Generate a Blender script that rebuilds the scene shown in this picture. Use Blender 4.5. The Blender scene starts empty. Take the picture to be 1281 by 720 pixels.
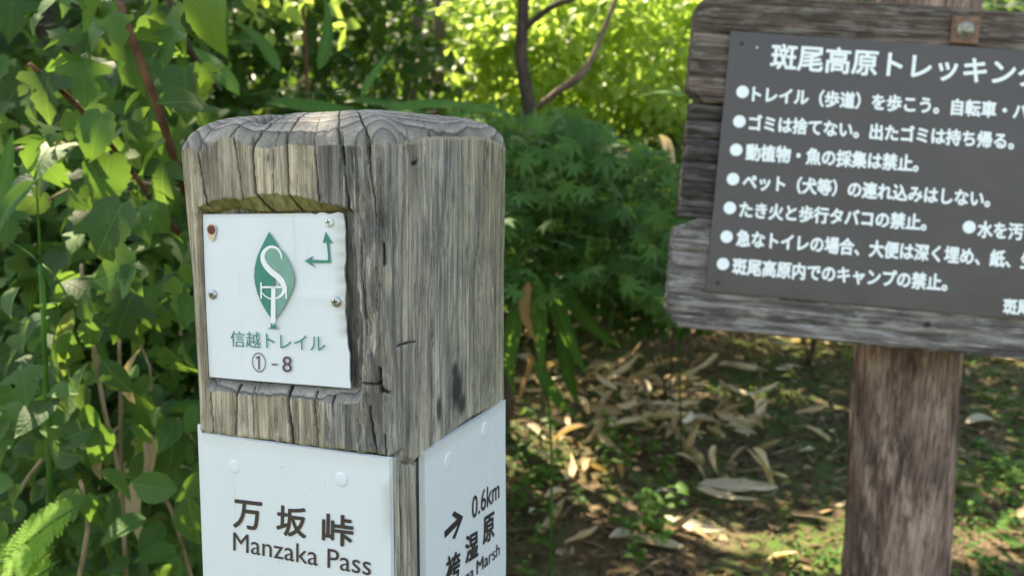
import bpy, math, random
import numpy as np
from mathutils import Vector, Matrix

random.seed(7)
RNG = np.random.default_rng(7)
R_ = math.radians
SC = bpy.context.scene
COL = SC.collection

# ------------------------------------------------------------------ camera
CAM_Z = 1.25
PITCH = R_(5.05)
FPX = 924.0
cam_d = bpy.data.cameras.new("camera")
cam = bpy.data.objects.new("camera", cam_d)
COL.objects.link(cam)
cam.location = (0, 0, CAM_Z)
cam.rotation_euler = (R_(90) - PITCH, 0, 0)
cam_d.sensor_width = 36.0
cam_d.lens = FPX / 1281.0 * 36.0
cam_d.clip_start = 0.02
cam_d.clip_end = 400
cam_d.dof.use_dof = True
cam_d.dof.focus_distance = 0.49
cam_d.dof.aperture_fstop = 8.5
SC.camera = cam

# ------------------------------------------------------------------ sky + sun
SUN = Vector((-0.30, 0.42, 0.86)).normalized()
SUN_EL = math.asin(SUN.z)
SUN_ROT = math.atan2(SUN.x, SUN.y)
w = bpy.data.worlds.new("World"); SC.world = w; w.use_nodes = True
wn = w.node_tree
bg = wn.nodes["Background"]
sky = wn.nodes.new("ShaderNodeTexSky")
sky.sky_type = 'NISHITA'; sky.sun_disc = False
sky.sun_elevation = SUN_EL; sky.sun_rotation = SUN_ROT
sky.air_density = 1.0; sky.dust_density = 2.0; sky.ozone_density = 1.0
wn.links.new(sky.outputs[0], bg.inputs[0])
bg.inputs[1].default_value = 0.15
sd = bpy.data.lights.new("sun", 'SUN'); sd.energy = 4.5; sd.angle = R_(0.53); sd.color = (1.0, 0.95, 0.86)
so = bpy.data.objects.new("sun", sd); COL.objects.link(so)
so.rotation_euler = SUN.to_track_quat('Z', 'Y').to_euler()
SC.view_settings.view_transform = 'Standard'; SC.view_settings.look = 'None'
SC.view_settings.exposure = 2.2; SC.view_settings.gamma = 1.0
SC.view_settings.use_white_balance = True; SC.view_settings.white_balance_temperature = 8500; SC.view_settings.white_balance_tint = 7
SC.cycles.max_bounces = 6; SC.cycles.transparent_max_bounces = 4
SC.cycles.sample_clamp_indirect = 4.0

# ------------------------------------------------------------------ measuring
CF = np.array([0, math.cos(PITCH), -math.sin(PITCH)])
CU = np.array([0, math.sin(PITCH), math.cos(PITCH)])
CR = np.array([1.0, 0, 0])
CP = np.array([0, 0, CAM_Z])
def ray(px, py):
    return CF + CR * (px - 640.5) / FPX - CU * (py - 360) / FPX
def W(px, py, y):
    d = ray(px, py); return CP + d * (y / d[1])
def ground_z(x, y):
    x = np.asarray(x, float); y = np.asarray(y, float)
    g = 0.085 * np.clip(y - 3.2, 0, None) + 0.30 * np.clip(y - 6.5, 0, None) ** 1.35
    g = g + 0.10 * np.clip(-x - 1.6, 0, None) + 0.10 * np.clip(x - 3.5, 0, None)
    g = g + 0.03 * np.sin(x * 2.1 + 1) * np.sin(y * 1.7) + 0.015 * np.sin(x * 5.3) * np.sin(y * 4.1 + 2)
    return g
def on_ground(px, py):
    d = ray(px, py); t = 1.0
    for _ in range(60):
        P = CP + d * t
        t += (P[2] - float(ground_z(P[0], P[1]))) / -d[2] * 0.6
        t = min(max(t, .5), 30)
    return CP + d * t

# ------------------------------------------------------------------ numpy noise
def _hash(ix, iy, iz, seed):
    h = (ix.astype(np.int64) * 374761393 + iy.astype(np.int64) * 668265263 + iz.astype(np.int64) * 2147483647 + seed * 1274126177) & 0xffffffff
    h = ((h ^ (h >> 13)) * 1274126177) & 0xffffffff
    h = h ^ (h >> 16)
    return (h & 0xffff) / 65535.0
def vnoise(x, y, z, seed=0):
    x, y, z = np.broadcast_arrays(np.asarray(x, float), np.asarray(y, float), np.asarray(z, float))
    ix, iy, iz = np.floor(x), np.floor(y), np.floor(z)
    fx, fy, fz = x - ix, y - iy, z - iz
    fx = fx * fx * (3 - 2 * fx); fy = fy * fy * (3 - 2 * fy); fz = fz * fz * (3 - 2 * fz)
    r = 0
    for a in (0, 1):
        wa = fx if a else 1 - fx
        for b in (0, 1):
            wb = fy if b else 1 - fy
            for c in (0, 1):
                wc = fz if c else 1 - fz
                r = r + wa * wb * wc * _hash(ix + a, iy + b, iz + c, seed)
    return r * 2 - 1
def fbm(x, y, z, seed=0, oct=3):
    r = 0; a = 1.0; f = 1.0
    for k in range(oct):
        r = r + a * vnoise(x * f, y * f, z * f, seed + k * 17); a *= .5; f *= 2.03
    return r
def smooth(a, b, x):
    t = np.clip((x - a) / (b - a), 0, 1); return t * t * (3 - 2 * t)

# ------------------------------------------------------------------ object helpers
def link(o, parent=None):
    COL.objects.link(o)
    if parent is not None: o.parent = parent
    return o
def tag(o, label=None, cat=None, group=None, kind=None):
    if label: o["label"] = label
    if cat: o["category"] = cat
    if group: o["group"] = group
    if kind: o["kind"] = kind
    return o
def empty(name, loc, rot=(0, 0, 0)):
    o = bpy.data.objects.new(name, None); o.empty_display_size = .05
    o.location = loc; o.rotation_euler = rot
    return link(o)
def mesh_np(name, co, faces, mat=None, parent=None, uv=None, attrs=None, smooth_=True, loc=None):
    """faces: (n,3) or (n,4) int array, or list of polygons"""
    me = bpy.data.meshes.new(name)
    if isinstance(faces, np.ndarray):
        k = faces.shape[1]; n = len(faces)
        me.vertices.add(len(co)); me.vertices.foreach_set("co", np.asarray(co, np.float32).ravel())
        me.loops.add(n * k); me.loops.foreach_set("vertex_index", faces.astype(np.int32).ravel())
        me.polygons.add(n)
        me.polygons.foreach_set("loop_start", np.arange(0, n * k, k, dtype=np.int32))
        me.polygons.foreach_set("loop_total", np.full(n, k, np.int32))
        lv = faces.ravel()
    else:
        me.from_pydata([tuple(c) for c in co], [], [tuple(int(i) for i in f) for f in faces])
        lv = None
    if uv is not None:
        l = me.uv_layers.new(name="UVMap")
        if lv is None:
            lv = np.zeros(len(me.loops), np.int32); me.loops.foreach_get("vertex_index", lv)
        l.data.foreach_set("uv", np.asarray(uv, np.float32)[lv].ravel())
    me.update(calc_edges=True)
    if attrs:
        for k_, v in attrs.items():
            a = me.attributes.new(k_, 'FLOAT', 'POINT'); a.data.foreach_set("value", np.asarray(v, np.float32))
    if smooth_:
        me.polygons.foreach_set("use_smooth", np.ones(len(me.polygons), bool))
    me.validate()
    if mat is not None: me.materials.append(mat)
    o = bpy.data.objects.new(name, me)
    if loc is not None: o.location = loc
    return link(o, parent)
def grid_faces(nr, nc, wrap=False):
    r = np.arange(nr - 1)[:, None]; c = np.arange(nc if wrap else nc - 1)[None, :]
    c2 = (c + 1) % nc
    a = r * nc + c; b = r * nc + c2; d = (r + 1) * nc + c; e = (r + 1) * nc + c2
    return np.stack([a, b, e, d], -1).reshape(-1, 4)
def tube(name, pts, rad, mat, parent=None, seg=7, wob=0.0, sub=3):
    pts = [np.array(p, float) for p in pts]
    if np.isscalar(rad): rad = [rad] * len(pts)
    P = []; Rr = []
    for i in range(len(pts) - 1):
        p0 = pts[max(i - 1, 0)]; p1 = pts[i]; p2 = pts[i + 1]; p3 = pts[min(i + 2, len(pts) - 1)]
        for k in range(sub):
            t = k / sub
            P.append(.5 * ((2 * p1) + (p2 - p0) * t + (2 * p0 - 5 * p1 + 4 * p2 - p3) * t * t + (3 * p1 - p0 - 3 * p2 + p3) * t ** 3))
            Rr.append(rad[i] * (1 - t) + rad[i + 1] * t)
    P.append(pts[-1]); Rr.append(rad[-1]); P = np.array(P); Rr = np.array(Rr)
    if wob: P = P + wob * RNG.normal(size=P.shape) * Rr[:, None]; Rr = Rr * (1 + wob * RNG.normal(size=len(Rr)) * .5)
    T = np.gradient(P, axis=0); T /= np.linalg.norm(T, axis=1)[:, None] + 1e-9
    up = np.array([0, 0, 1.]) if abs(T[0][2]) < .8 else np.array([1., 0, 0])
    N = np.cross(T, up); N /= np.linalg.norm(N, axis=1)[:, None] + 1e-9
    B = np.cross(T, N)
    a = np.linspace(0, 2 * math.pi, seg, endpoint=False)
    co = P[:, None, :] + Rr[:, None, None] * (np.cos(a)[None, :, None] * N[:, None, :] + np.sin(a)[None, :, None] * B[:, None, :])
    co = co.reshape(-1, 3)
    f = grid_faces(len(P), seg, True).tolist()
    f.append(list(range(seg))[::-1]); f.append([(len(P) - 1) * seg + i for i in range(seg)])
    org = P[0].copy()
    base = np.array(parent.location) if parent is not None else None
    return mesh_np(name, co - (base if base is not None else 0), f, mat, parent)
def box_mesh(sx, sy, sz, bev):
    import bmesh
    bm = bmesh.new(); bmesh.ops.create_cube(bm, size=1)
    bmesh.ops.scale(bm, vec=(sx, sy, sz), verts=bm.verts)
    bmesh.ops.bevel(bm, geom=bm.edges[:], offset=bev, segments=2, affect='EDGES', profile=.6)
    co = np.array([v.co[:] for v in bm.verts]); f = [[v.index for v in p.verts] for p in bm.faces]
    bm.free(); return co, f

# ------------------------------------------------------------------ material helpers
class NT:
    def __init__(s, name):
        s.m = bpy.data.materials.new(name); s.m.use_nodes = True; s.t = s.m.node_tree
        s.t.nodes.clear(); s.out = s.t.nodes.new("ShaderNodeOutputMaterial")
    def n(s, typ, ins=None, **kw):
        nd = s.t.nodes.new("ShaderNode" + typ)
        for k, v in kw.items(): setattr(nd, k, v)
        for k, v in (ins or {}).items(): s.set(nd.inputs[k], v)
        return nd
    def set(s, sock, v):
        if isinstance(v, bpy.types.NodeSocket): s.t.links.new(v, sock)
        elif isinstance(v, bpy.types.Node): s.t.links.new(v.outputs[0], sock)
        else:
            if sock.type == 'RGBA' and len(v) == 3: v = (*v, 1)
            sock.default_value = v
    def math(s, op, a, b=None, c=None, clamp=False):
        nd = s.n("Math", operation=op, use_clamp=clamp); s.set(nd.inputs[0], a)
        if b is not None: s.set(nd.inputs[1], b)
        if c is not None: s.set(nd.inputs[2], c)
        return nd.outputs[0]
    def mix(s, f, a, b, mode='MIX'):
        nd = s.n("Mix", data_type='RGBA', blend_type=mode); s.set(nd.inputs[0], f); s.set(nd.inputs[6], a); s.set(nd.inputs[7], b)
        return nd.outputs[2]
    def ramp(s, f, stops):
        nd = s.n("ValToRGB"); s.set(nd.inputs[0], f); cr = nd.color_ramp
        while len(cr.elements) > 1: cr.elements.remove(cr.elements[-1])
        cr.elements[0].position = stops[0][0]; cr.elements[0].color = (*stops[0][1], 1)
        for p, c in stops[1:]:
            e = cr.elements.new(p); e.color = (*c, 1)
        return nd.outputs[0]
    def noise(s, vec, scale, detail=3, rough=.55, dist=0.0):
        nd = s.n("TexNoise", {"Vector": vec, "Scale": scale, "Detail": detail, "Roughness": rough, "Distortion": dist}); return nd.outputs[0]
    def vscale(s, vec, sc):
        nd = s.n("VectorMath", operation='MULTIPLY'); s.set(nd.inputs[0], vec); nd.inputs[1].default_value = sc; return nd.outputs[0]
    def obj(s): return s.n("TexCoord").outputs["Object"]
    def attr(s, name): return s.n("Attribute", attribute_name=name).outputs["Fac"]
    def maprange(s, v, a, b, c=0., d=1.):
        nd = s.n("MapRange", {"From Min": a, "From Max": b, "To Min": c, "To Max": d}); s.set(nd.inputs[0], v); return nd.outputs[0]
    def bump(s, h, strength, dist, normal=None):
        nd = s.n("Bump", {"Strength": strength, "Distance": dist}); s.set(nd.inputs["Height"], h)
        if normal is not None: s.set(nd.inputs["Normal"], normal)
        return nd.outputs[0]
    def finish(s, color, rough=.7, normal=None, spec=.5, metallic=0., coat=0.):
        p = s.n("BsdfPrincipled"); s.set(p.inputs["Base Color"], color); s.set(p.inputs["Roughness"], rough)
        p.inputs["Specular IOR Level"].default_value = spec; s.set(p.inputs["Metallic"], metallic)
        p.inputs["Coat Weight"].default_value = coat
        if normal is not None: s.set(p.inputs["Normal"], normal)
        s.t.links.new(p.outputs[0], s.out.inputs[0]); return s.m

def leaf_mat(name, c1, c2, c3=None, trans=(0.27, 0.42, 0.07), tf=.35, rough=.52, vein=.5, spec=.25, blotch=0.0):
    """c1 dark, c2 mid, c3 rare colour"""
    t = NT(name)
    uv = t.n("UVMap").outputs[0]
    sep = t.n("SeparateXYZ", {0: uv})
    ax = t.math('ABSOLUTE', t.math('SUBTRACT', sep.outputs[0], .5))
    rnd = t.math('FRACT', t.math('ADD', t.n("NewGeometry").outputs["Random Per Island"], t.n("ObjectInfo").outputs["Random"]))
    stops = [(0, c1), (.75, c2)] + ([(.93, c2), (.96, c3), (1, c3)] if c3 else [(1, c2)])
    col = t.ramp(rnd, stops)
    mid = t.maprange(ax, .012, .03, 1, 0)
    side = t.math('FRACT', t.math('MULTIPLY', t.math('SUBTRACT', sep.outputs[1], t.math('MULTIPLY', ax, .9)), 8.0))
    sv = t.maprange(t.math('ABSOLUTE', t.math('SUBTRACT', side, .5)), .0, .09, 1, 0)
    v = t.math('MULTIPLY', t.math('MAXIMUM', mid, t.math('MULTIPLY', sv, .55)), vein)
    vc = t.mix(.5, col, (c2[0] * 2.2 + .03, c2[1] * 1.9 + .03, c2[2] * 2 + .01))
    n1 = t.noise(t.obj(), 35, 2)
    col = t.mix(t.maprange(n1, .3, .7, 0, .35), col, t.mix(1, col, (.55, .62, .5), 'MULTIPLY'))
    col = t.mix(v, col, vc)
    if blotch:
        bl = t.maprange(t.noise(t.obj(), 60, 3, .7), .58, .68, 0, blotch)
        col = t.mix(bl, col, (.12, .07, .03))
    bumpn = t.bump(t.math('SUBTRACT', t.math('MULTIPLY', n1, .3), v), .8, .003)
    p = t.n("BsdfPrincipled"); t.set(p.inputs["Base Color"], col); p.inputs["Roughness"].default_value = rough
    p.inputs["Specular IOR Level"].default_value = spec; t.set(p.inputs["Normal"], bumpn)
    tr = t.n("BsdfTranslucent"); tc = t.mix(.55, t.mix(1, col, (2.2, 2.4, 1.2), 'MULTIPLY'), trans); t.set(tr.inputs[0], tc)
    mx = t.n("MixShader"); mx.inputs[0].default_value = tf
    t.t.links.new(p.outputs[0], mx.inputs[1]); t.t.links.new(tr.outputs[0], mx.inputs[2])
    t.t.links.new(mx.outputs[0], t.out.inputs[0])
    return t.m
def simple_mat(name, col, rough=.6, spec=.5, metallic=0., nscale=None, var=.25, bumpd=None):
    t = NT(name); o = t.obj()
    c = col; nrm = None
    if nscale:
        n = t.noise(o, nscale, 4, .6)
        c = t.mix(t.maprange(n, .3, .7, 0, 1), tuple(x * (1 - var) for x in col), tuple(min(1, x * (1 + var)) for x in col))
        if bumpd: nrm = t.bump(n, .5, bumpd)
    return t.finish(c, rough, nrm, spec, metallic)

# ================================================================== ground
def make_ground():
    t = NT("forest_soil"); o = t.obj()
    n1 = t.noise(o, 1.3, 4, .6); n2 = t.noise(o, 14, 5, .7); n3 = t.noise(o, 90, 3, .6)
    soil = t.ramp(n2, [(.25, (.035, .023, .014)), (.5, (.08, .056, .036)), (.72, (.17, .125, .08))])
    soil = t.mix(t.maprange(n3, .55, .75), soil, (.19, .145, .1))
    moss = t.ramp(n3, [(.3, (.03, .07, .012)), (.7, (.08, .155, .025))])
    f = t.math('MULTIPLY', t.maprange(n1, .44, .56), t.maprange(n2, .35, .6))
    c = t.mix(f, soil, moss)
    nb = t.bump(t.math('ADD', t.math('MULTIPLY', n2, 1.), t.math('MULTIPLY', n3, .35)), .9, .03)
    mat = t.finish(c, .9, nb, .2)
    nx, ny = 260, 300
    gx = np.concatenate([np.linspace(-60, -6, 30, endpoint=False), np.linspace(-6, 6, 200, endpoint=False), np.linspace(6, 60, 30)])
    gy = np.concatenate([np.linspace(-40, -1, 20, endpoint=False), np.linspace(-1, 12, 240, endpoint=False), np.linspace(12, 90, 40)])
    X, Y = np.meshgrid(gx, gy)
    Z = ground_z(X, Y)
    Z = np.where(Y > 18, ground_z(X, np.full_like(Y, 18.)) + (Y - 18) * .05, Z)
    near = (np.abs(X) < 6) & (Y < 12)
    Z = Z + near * .012 * fbm(X * 6, Y * 6, 0, 3, 3)
    g = mesh_np("ground", np.stack([X, Y, Z], -1).reshape(-1, 3), grid_faces(len(gy), len(gx)), mat)
    tag(g, kind="structure", label="shaded forest floor of brown soil and moss rising to the back")
make_ground()

# ================================================================== main post
YAW = R_(20.605)
PC = np.array([-0.0759, 0.45, CAM_Z])
PX = np.array([math.cos(YAW), -math.sin(YAW), 0]); PY = np.array([math.sin(YAW), math.cos(YAW), 0])
def loc_ray(px, py):
    d = ray(px, py); o = CP - PC
    return np.array([o @ PX, o @ PY, o[2]]), np.array([d @ PX, d @ PY, d[2]])
def L(px, py, off=0.0):           # a point on the left face (depth off inwards) -> (s, z)
    o, d = loc_ray(px, py); t = (off - o[1]) / d[1]; p = o + d * t; return (p[0], p[2])
def Rf(px, py, off=0.0):          # a point on the right face -> (s, z)
    o, d = loc_ray(px, py); t = (-off - o[0]) / d[0]; p = o + d * t; return (p[1], p[2])
WL, WR = 0.163, 0.212
Z0 = CAM_Z

def dist_poly(S, Z, pts, widths):
    """signed-free distance to a polyline divided by its width; S,Z arrays"""
    best = np.full(S.shape, 1e3)
    for i in range(len(pts) - 1):
        a = np.array(pts[i]); b = np.array(pts[i + 1]); d = b - a; L2 = d @ d + 1e-12
        t = np.clip(((S - a[0]) * d[0] + (Z - a[1]) * d[1]) / L2, 0, 1)
        q = np.hypot(S - a[0] - t * d[0], Z - a[1] - t * d[1]) / (widths[i] * (1 - t) + widths[i + 1] * t)
        best = np.minimum(best, q)
    return best

def weathered_wood():
    t = NT("weathered_timber"); o = t.obj()
    sep = t.n("SeparateXYZ", {0: o})
    # growth rings around a pith well behind the visible faces
    big = t.noise(t.vscale(o, (9, 9, .9)), 1, 2)
    dx = t.math('POWER', t.math('ABSOLUTE', t.math('ADD', sep.outputs[0], .0815)), 5)
    dy = t.math('POWER', t.math('MULTIPLY', t.math('ABSOLUTE', t.math('SUBTRACT', sep.outputs[1], .106)), .77), 5)
    rr = t.math('POWER', t.math('ADD', dx, dy), .2)
    rr = t.math('ADD', rr, t.math('MULTIPLY', big, .014))
    ring = t.math('FRACT', t.math('MULTIPLY', rr, 230))
    fine = t.noise(t.vscale(o, (1050, 1050, 22)), 1, 4, .7)
    mid = t.noise(t.vscale(o, (230, 230, 6.5)), 1, 4, .62)
    wide = t.noise(t.vscale(o, (30, 30, 3)), 1, 3, .5)
    blot = t.noise(t.vscale(o, (60, 60, 15)), 1, 6, .72, .4)
    spk = t.noise(t.vscale(o, (420, 420, 60)), 1, 3, .7)
    tan = t.ramp(mid, [(.2, (.12, .098, .075)), (.45, (.27, .228, .175)), (.6, (.375, .325, .26)), (.8, (.48, .43, .36))])
    grey = t.ramp(mid, [(.22, (.085, .079, .070)), (.45, (.20, .188, .168)), (.6, (.31, .292, .262)), (.82, (.45, .43, .39))])
    dark = t.ramp(mid, [(.28, (.028, .028, .03)), (.5, (.085, .083, .083)), (.7, (.18, .17, .165)), (.85, (.33, .31, .29))])
    at = t.attr("tan"); ad = t.attr("dark"); ao = t.attr("olive"); am = t.attr("moss"); ae = t.attr("endgrain"); ap = t.attr("pale"); ac = t.attr("crack"); ab = t.attr("black")
    c = t.mix(t.math('MULTIPLY', at, t.maprange(wide, .2, .6, .6, 1)), grey, tan)
    c = t.mix(t.math('MULTIPLY', ad, t.maprange(spk, .35, .6, 1, .55)), c, dark)
    tn = t.maprange(t.attr("tone"), 0, 1, .62, 1.38)
    c = t.mix(t.math('SUBTRACT', 1, ae), c, t.mix(1, c, t.n('CombineXYZ', {0: tn, 1: tn, 2: tn}), 'MULTIPLY'))
    c = t.mix(ao, c, t.mix(1, c, (1.0, .97, .76), 'MULTIPLY'))
    fs = t.maprange(fine, .34, .66, .58, 1.24)
    hl = t.noise(t.vscale(o, (260, 260, 3.5)), 1, 3, .55); hl2 = t.noise(t.vscale(o, (90, 90, 9)), 1, 2)
    hair = t.math('MULTIPLY', t.maprange(t.math('ABSOLUTE', t.math('SUBTRACT', hl, .5)), .0, .011, 1, 0), t.maprange(hl2, .50, .60))
    c = t.mix(t.math('MULTIPLY', hair, t.math('SUBTRACT', .8, t.math('MULTIPLY', ae, .8))), c, (.035, .03, .026))
    pf_ = t.noise(t.vscale(o, (330, 330, 14)), 1, 4, .75)
    c = t.mix(t.math('MULTIPLY', t.maprange(pf_, .58, .66), .6), c, (.47, .43, .37))
    c = t.mix(1, c, t.n("CombineXYZ", {0: fs, 1: fs, 2: fs}), 'MULTIPLY')
    c = t.mix(t.maprange(blot, .42, .62, .0, .85), c, t.mix(1, c, (1.6, 1.55, 1.46), 'MULTIPLY'))
    c = t.mix(t.maprange(blot, .46, .30, .0, .75), c, t.mix(1, c, (.45, .445, .46), 'MULTIPLY'))
    pitf = t.maprange(spk, .60, .70, 0, .65)
    c = t.mix(t.math('MULTIPLY', pitf, t.math('SUBTRACT', 1, ae)), c, (.05, .047, .042))
    # end grain: dark and light ring lines
    ec = t.ramp(ring, [(0, (.075, .072, .074)), (.12, (.19, .182, .178)), (.5, (.27, .26, .25)), (.85, (.36, .345, .325)), (.94, (.20, .19, .18)), (1, (.075, .072, .074))])
    ec = t.mix(t.maprange(t.noise(o, 60, 3), .35, .65, 0, .6), ec, t.mix(1, ec, (.6, .6, .61), 'MULTIPLY'))
    ec = t.mix(t.maprange(t.noise(o, 700, 2), .45, .6, 0, .4), ec, (.11, .108, .11))
    ec = t.mix(1, ec, (1.04, 1.0, .93), 'MULTIPLY')
    c = t.mix(ae, c, ec)
    c = t.mix(ap, c, t.mix(fine, (.30, .25, .18), (.50, .43, .33)))
    mossc = t.mix(t.maprange(mid, .3, .7), (.09, .085, .022), (.25, .235, .09))
    c = t.mix(am, c, mossc)
    c = t.mix(ab, c, (.022, .022, .026))
    c = t.mix(ac, c, (.018, .015, .012))
    h = t.math('ADD', t.math('MULTIPLY', fine, 1.), t.math('MULTIPLY', mid, .8))
    h = t.math('SUBTRACT', h, t.math('MULTIPLY', hair, .8))
    h = t.math('ADD', h, t.math('MULTIPLY', t.math('MULTIPLY', ring, ae), .3))
    return t.finish(c, .82, t.bump(h, .6, .0009), .25)
MAT_WOOD = weathered_wood()

post = empty("trail_post", (PC[0], PC[1], 0), (0, 0, -YAW))
tag(post, "thick weathered grey square timber post with cracked rounded top and white plates", "trail post")

def make_timber():
    # perimeter samples, unrolled coordinate s: left face s<0, right face s>0
    rF, rL, rR, rB = .007, .012, .015, .012
    dl = .00062
    pts = []  # (x, y, nx, ny, s)
    def arc(cx, cy, r, a0, a1, n, s0, s1):
        for k in range(n):
            t = k / n; a = a0 + (a1 - a0) * t
            pts.append((cx + r * math.cos(a), cy + r * math.sin(a), math.cos(a), math.sin(a), s0 + (s1 - s0) * t))
    def line(x0, y0, x1, y1, nx, ny, n, s0, s1):
        for k in range(n):
            t = k / n; pts.append((x0 + (x1 - x0) * t, y0 + (y1 - y0) * t, nx, ny, s0 + (s1 - s0) * t))
    pi = math.pi
    # start at the back end of the left side, go to the front
    line(-WL, WR - rB, -WL, rL, -1, 0, 16, -WL - .2, -WL - .01)
    arc(-WL + rL, rL, rL, pi, 1.5 * pi, 44, -WL - .01, -WL + rL)
    n = int((WL - rL - rF) / dl); line(-WL + rL, 0, -rF, 0, 0, -1, n, -WL + rL, -rF)
    arc(-rF, rF, rF, 1.5 * pi, 2 * pi, 16, -rF, rF)
    n = int((WR - rF - rR) / (dl * 1.5)); line(0, rF, 0, WR - rR, 1, 0, n, rF, WR - rR)
    arc(-rR, WR - rR, rR, 0, .5 * pi, 22, WR - rR, WR + .01)
    line(-rR, WR, -WL + rB, WR, 0, 1, 14, WR + .01, WR + .2)
    arc(-WL + rB, WR - rB, rB, .5 * pi, pi, 6, WR + .2, WR + .21)
    A = np.array(pts); x, y, nx, ny, s = A.T
    nc = len(A)
    zc0 = 0.0475; z_lo = -.165
    rows = [(-1.25, 0), (-1.0, 0), (-.7, 0), (-.45, 0), (-.36, 0)]
    for z in np.arange(-.33, z_lo, .004): rows.append((z, 0))
    for z in np.arange(z_lo, zc0, .0007): rows.append((z, 0))
    nside = len(rows)
    NT_ = 46
    zr = np.array([r[0] for r in rows])
    # crest line wave
    cp = [L(*p) for p in ((236, 186), (246, 190), (258, 187), (268, 179), (283, 170), (293, 173), (303, 180), (316, 184), (335, 186), (358, 181), (395, 182), (425, 181), (455, 183), (476, 180))]
    cp += [Rf(*p) for p in ((500, 180), (515, 176), (540, 171), (565, 173), (590, 171), (606, 173), (618, 177), (628, 184))]
    cps = np.array(sorted(cp)); cps = np.concatenate([[[-WL - .01, cps[0, 1] - .002]], cps, [[WR + .01, cps[-1, 1] - .002], [WR + .2, cps[-1, 1] - .006]]])
    cr = np.interp(s, cps[:, 0], cps[:, 1]) - zc0
    ker = np.hanning(13); ker /= ker.sum(); cr = np.convolve(np.pad(cr, 6, mode="wrap"), ker, "valid")
    cr = cr + .00045 * vnoise(s * 160, 0, 0, 9) + .0003 * vnoise(s * 420, 0, 0, 19)
    S = np.broadcast_to(s, (nside, nc)); Z = np.broadcast_to(zr[:, None], (nside, nc)).copy()
    Zw = Z + cr[None, :] * smooth(-.02, zc0, Z)
    X = np.broadcast_to(x, S.shape); Y = np.broadcast_to(y, S.shape)
    D = np.zeros_like(Z)
    # taper / gentle outline bow
    D += .0012 * fbm(S * 9, Z * 5, 0, 21, 2)
    D -= .0015 * smooth(-.06, .05, Z) - .0008
    # long fibres
    D += .00030 * fbm(S * 520, Z * 16, 0, 31, 2) + .00028 * fbm(S * 110, Z * 7, 1, 33, 2)
    rough = np.exp(-((S - L(462, 300)[0]) / .017) ** 2)
    D += rough * .0022 * fbm(S * 160, Z * 30, 0, 35, 3) + rough * .0004
    D += .0006 * np.clip(fbm(S * 240, Z * 45, 4, 37, 2) - .55, 0, 1) * 4
    tan = np.zeros_like(Z); dark = np.zeros_like(Z); olive = np.zeros_like(Z); moss = np.zeros_like(Z); pale = np.zeros_like(Z); crack = np.zeros_like(Z); black = np.zeros_like(Z)
    endg = np.zeros_like(Z)
    wob = .0005 * fbm(Z * 50, 0, 0, 41, 2) + .00025 * fbm(Z * 260, 0, 3, 43, 2)
    # ---------- pocket holding the trail plate
    ptop = L(340, 264.5)[1]; pbl = L(262, 474)[1]; pbr = L(440, 490)[1]
    sL = L(247.5, 267)[0] + (L(257, 473)[0] - L(247.5, 267)[0]) * np.clip((L(247, 267)[1] - Z) / (L(247, 267)[1] - L(257, 473)[1]), 0, 1) + .0003 * vnoise(Z * 150, 0, 0, 57); sR0 = L(438, 300)[0]; sR1 = L(446, 400)[0]
    pb = pbl + (S - L(262, 474)[0]) / (L(440, 490)[0] - L(262, 474)[0]) * (pbr - pbl)
    sR = sR0 + (sR1 - sR0) * smooth(ptop, ptop - .08, Z) + .0015 * fbm(Z * 90, 0, 0, 51, 3)
    inS = smooth(sL - .0008, sL + .0008, S) * (1 - smooth(sR - .003, sR + .004, S))
    # scalloped bevel above: height varies along s
    sx = []; sz = []
    for px_, py_ in ((247, 259), (256, 256), (264, 252.5), (285, 255), (302, 254.5), (310, 248), (325, 243.5), (345, 242), (362, 245), (372, 246.5), (390, 249.5), (405, 253), (425, 257), (442, 261.5), (452, 263)):
        q_ = L(px_, py_); sx.append(q_[0]); sz.append(q_[1] - ptop)
    scal = np.maximum(np.interp(S, sx, sz), .0012) + .0005 * vnoise(S * 260, 0, 0, 53)
    up = np.clip((ptop + scal - Z) / scal, 0, 1)          # 0 above the bevel, 1 at the pocket's top
    up = np.where(Z < ptop, 1.0, up * .62)
    lowh = .0085 + .0008 * vnoise(S * 250, 0, 0, 54)
    lo = np.clip((Z - (pb - lowh)) / lowh, 0, 1); lo = np.where(Z > pb, 1.0, lo ** 1.1 * .75)
    pk = np.minimum(up, lo) * inS
    D += pk * .0082
    bevU = inS * (Z > ptop - .0008) * (Z < ptop + scal) * 1.
    bevL = inS * (Z < pb + .001) * (Z > pb - lowh) * 1.
    moss = np.maximum(moss, bevU * .92 * smooth(L(440, 262)[0], L(405, 262)[0], S))
    endg = np.maximum(endg, bevL)
    dark = np.maximum(dark, bevL * .5)
    # ---------- lower recess for the big plates
    zl = L(370, 561)[1] + (S - L(370, 561)[0]) * ((L(480, 574)[1] - L(262, 546)[1]) / (L(480, 574)[0] - L(262, 546)[0]))
    z_r = Rf(560, 548)[1] + np.clip(S - Rf(560, 548)[0], -1, 0) * .12 + .0015 * np.sin(S * 60)
    zl = np.where(S > 0.0, L(484, 574)[1], zl); z_r = np.where(S < .02, zl, z_r)
    edge = np.where(S < .004, zl, zl * (1 - smooth(.004, .04, S)) + z_r * smooth(.004, .04, S)) + .0006 * vnoise(S * 220, 0, 0, 61)
    depth = np.where(S < -.001, .0062, .0016 + (.0044 - .0016) * smooth(.036, .046, S))
    bevel = .0035
    st = smooth(edge + bevel, edge, Z)
    D += st * depth
    back = np.maximum(smooth(-.153, -.163, S), smooth(WR - .018, WR - .008, S))
    D += back * st * .010
    notch = np.exp(-((Z - edge + .0012) / .0011) ** 2) * (S > -.002) * (S < .06)
    D += notch * .0022; crack = np.maximum(crack, notch * .5)
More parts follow.
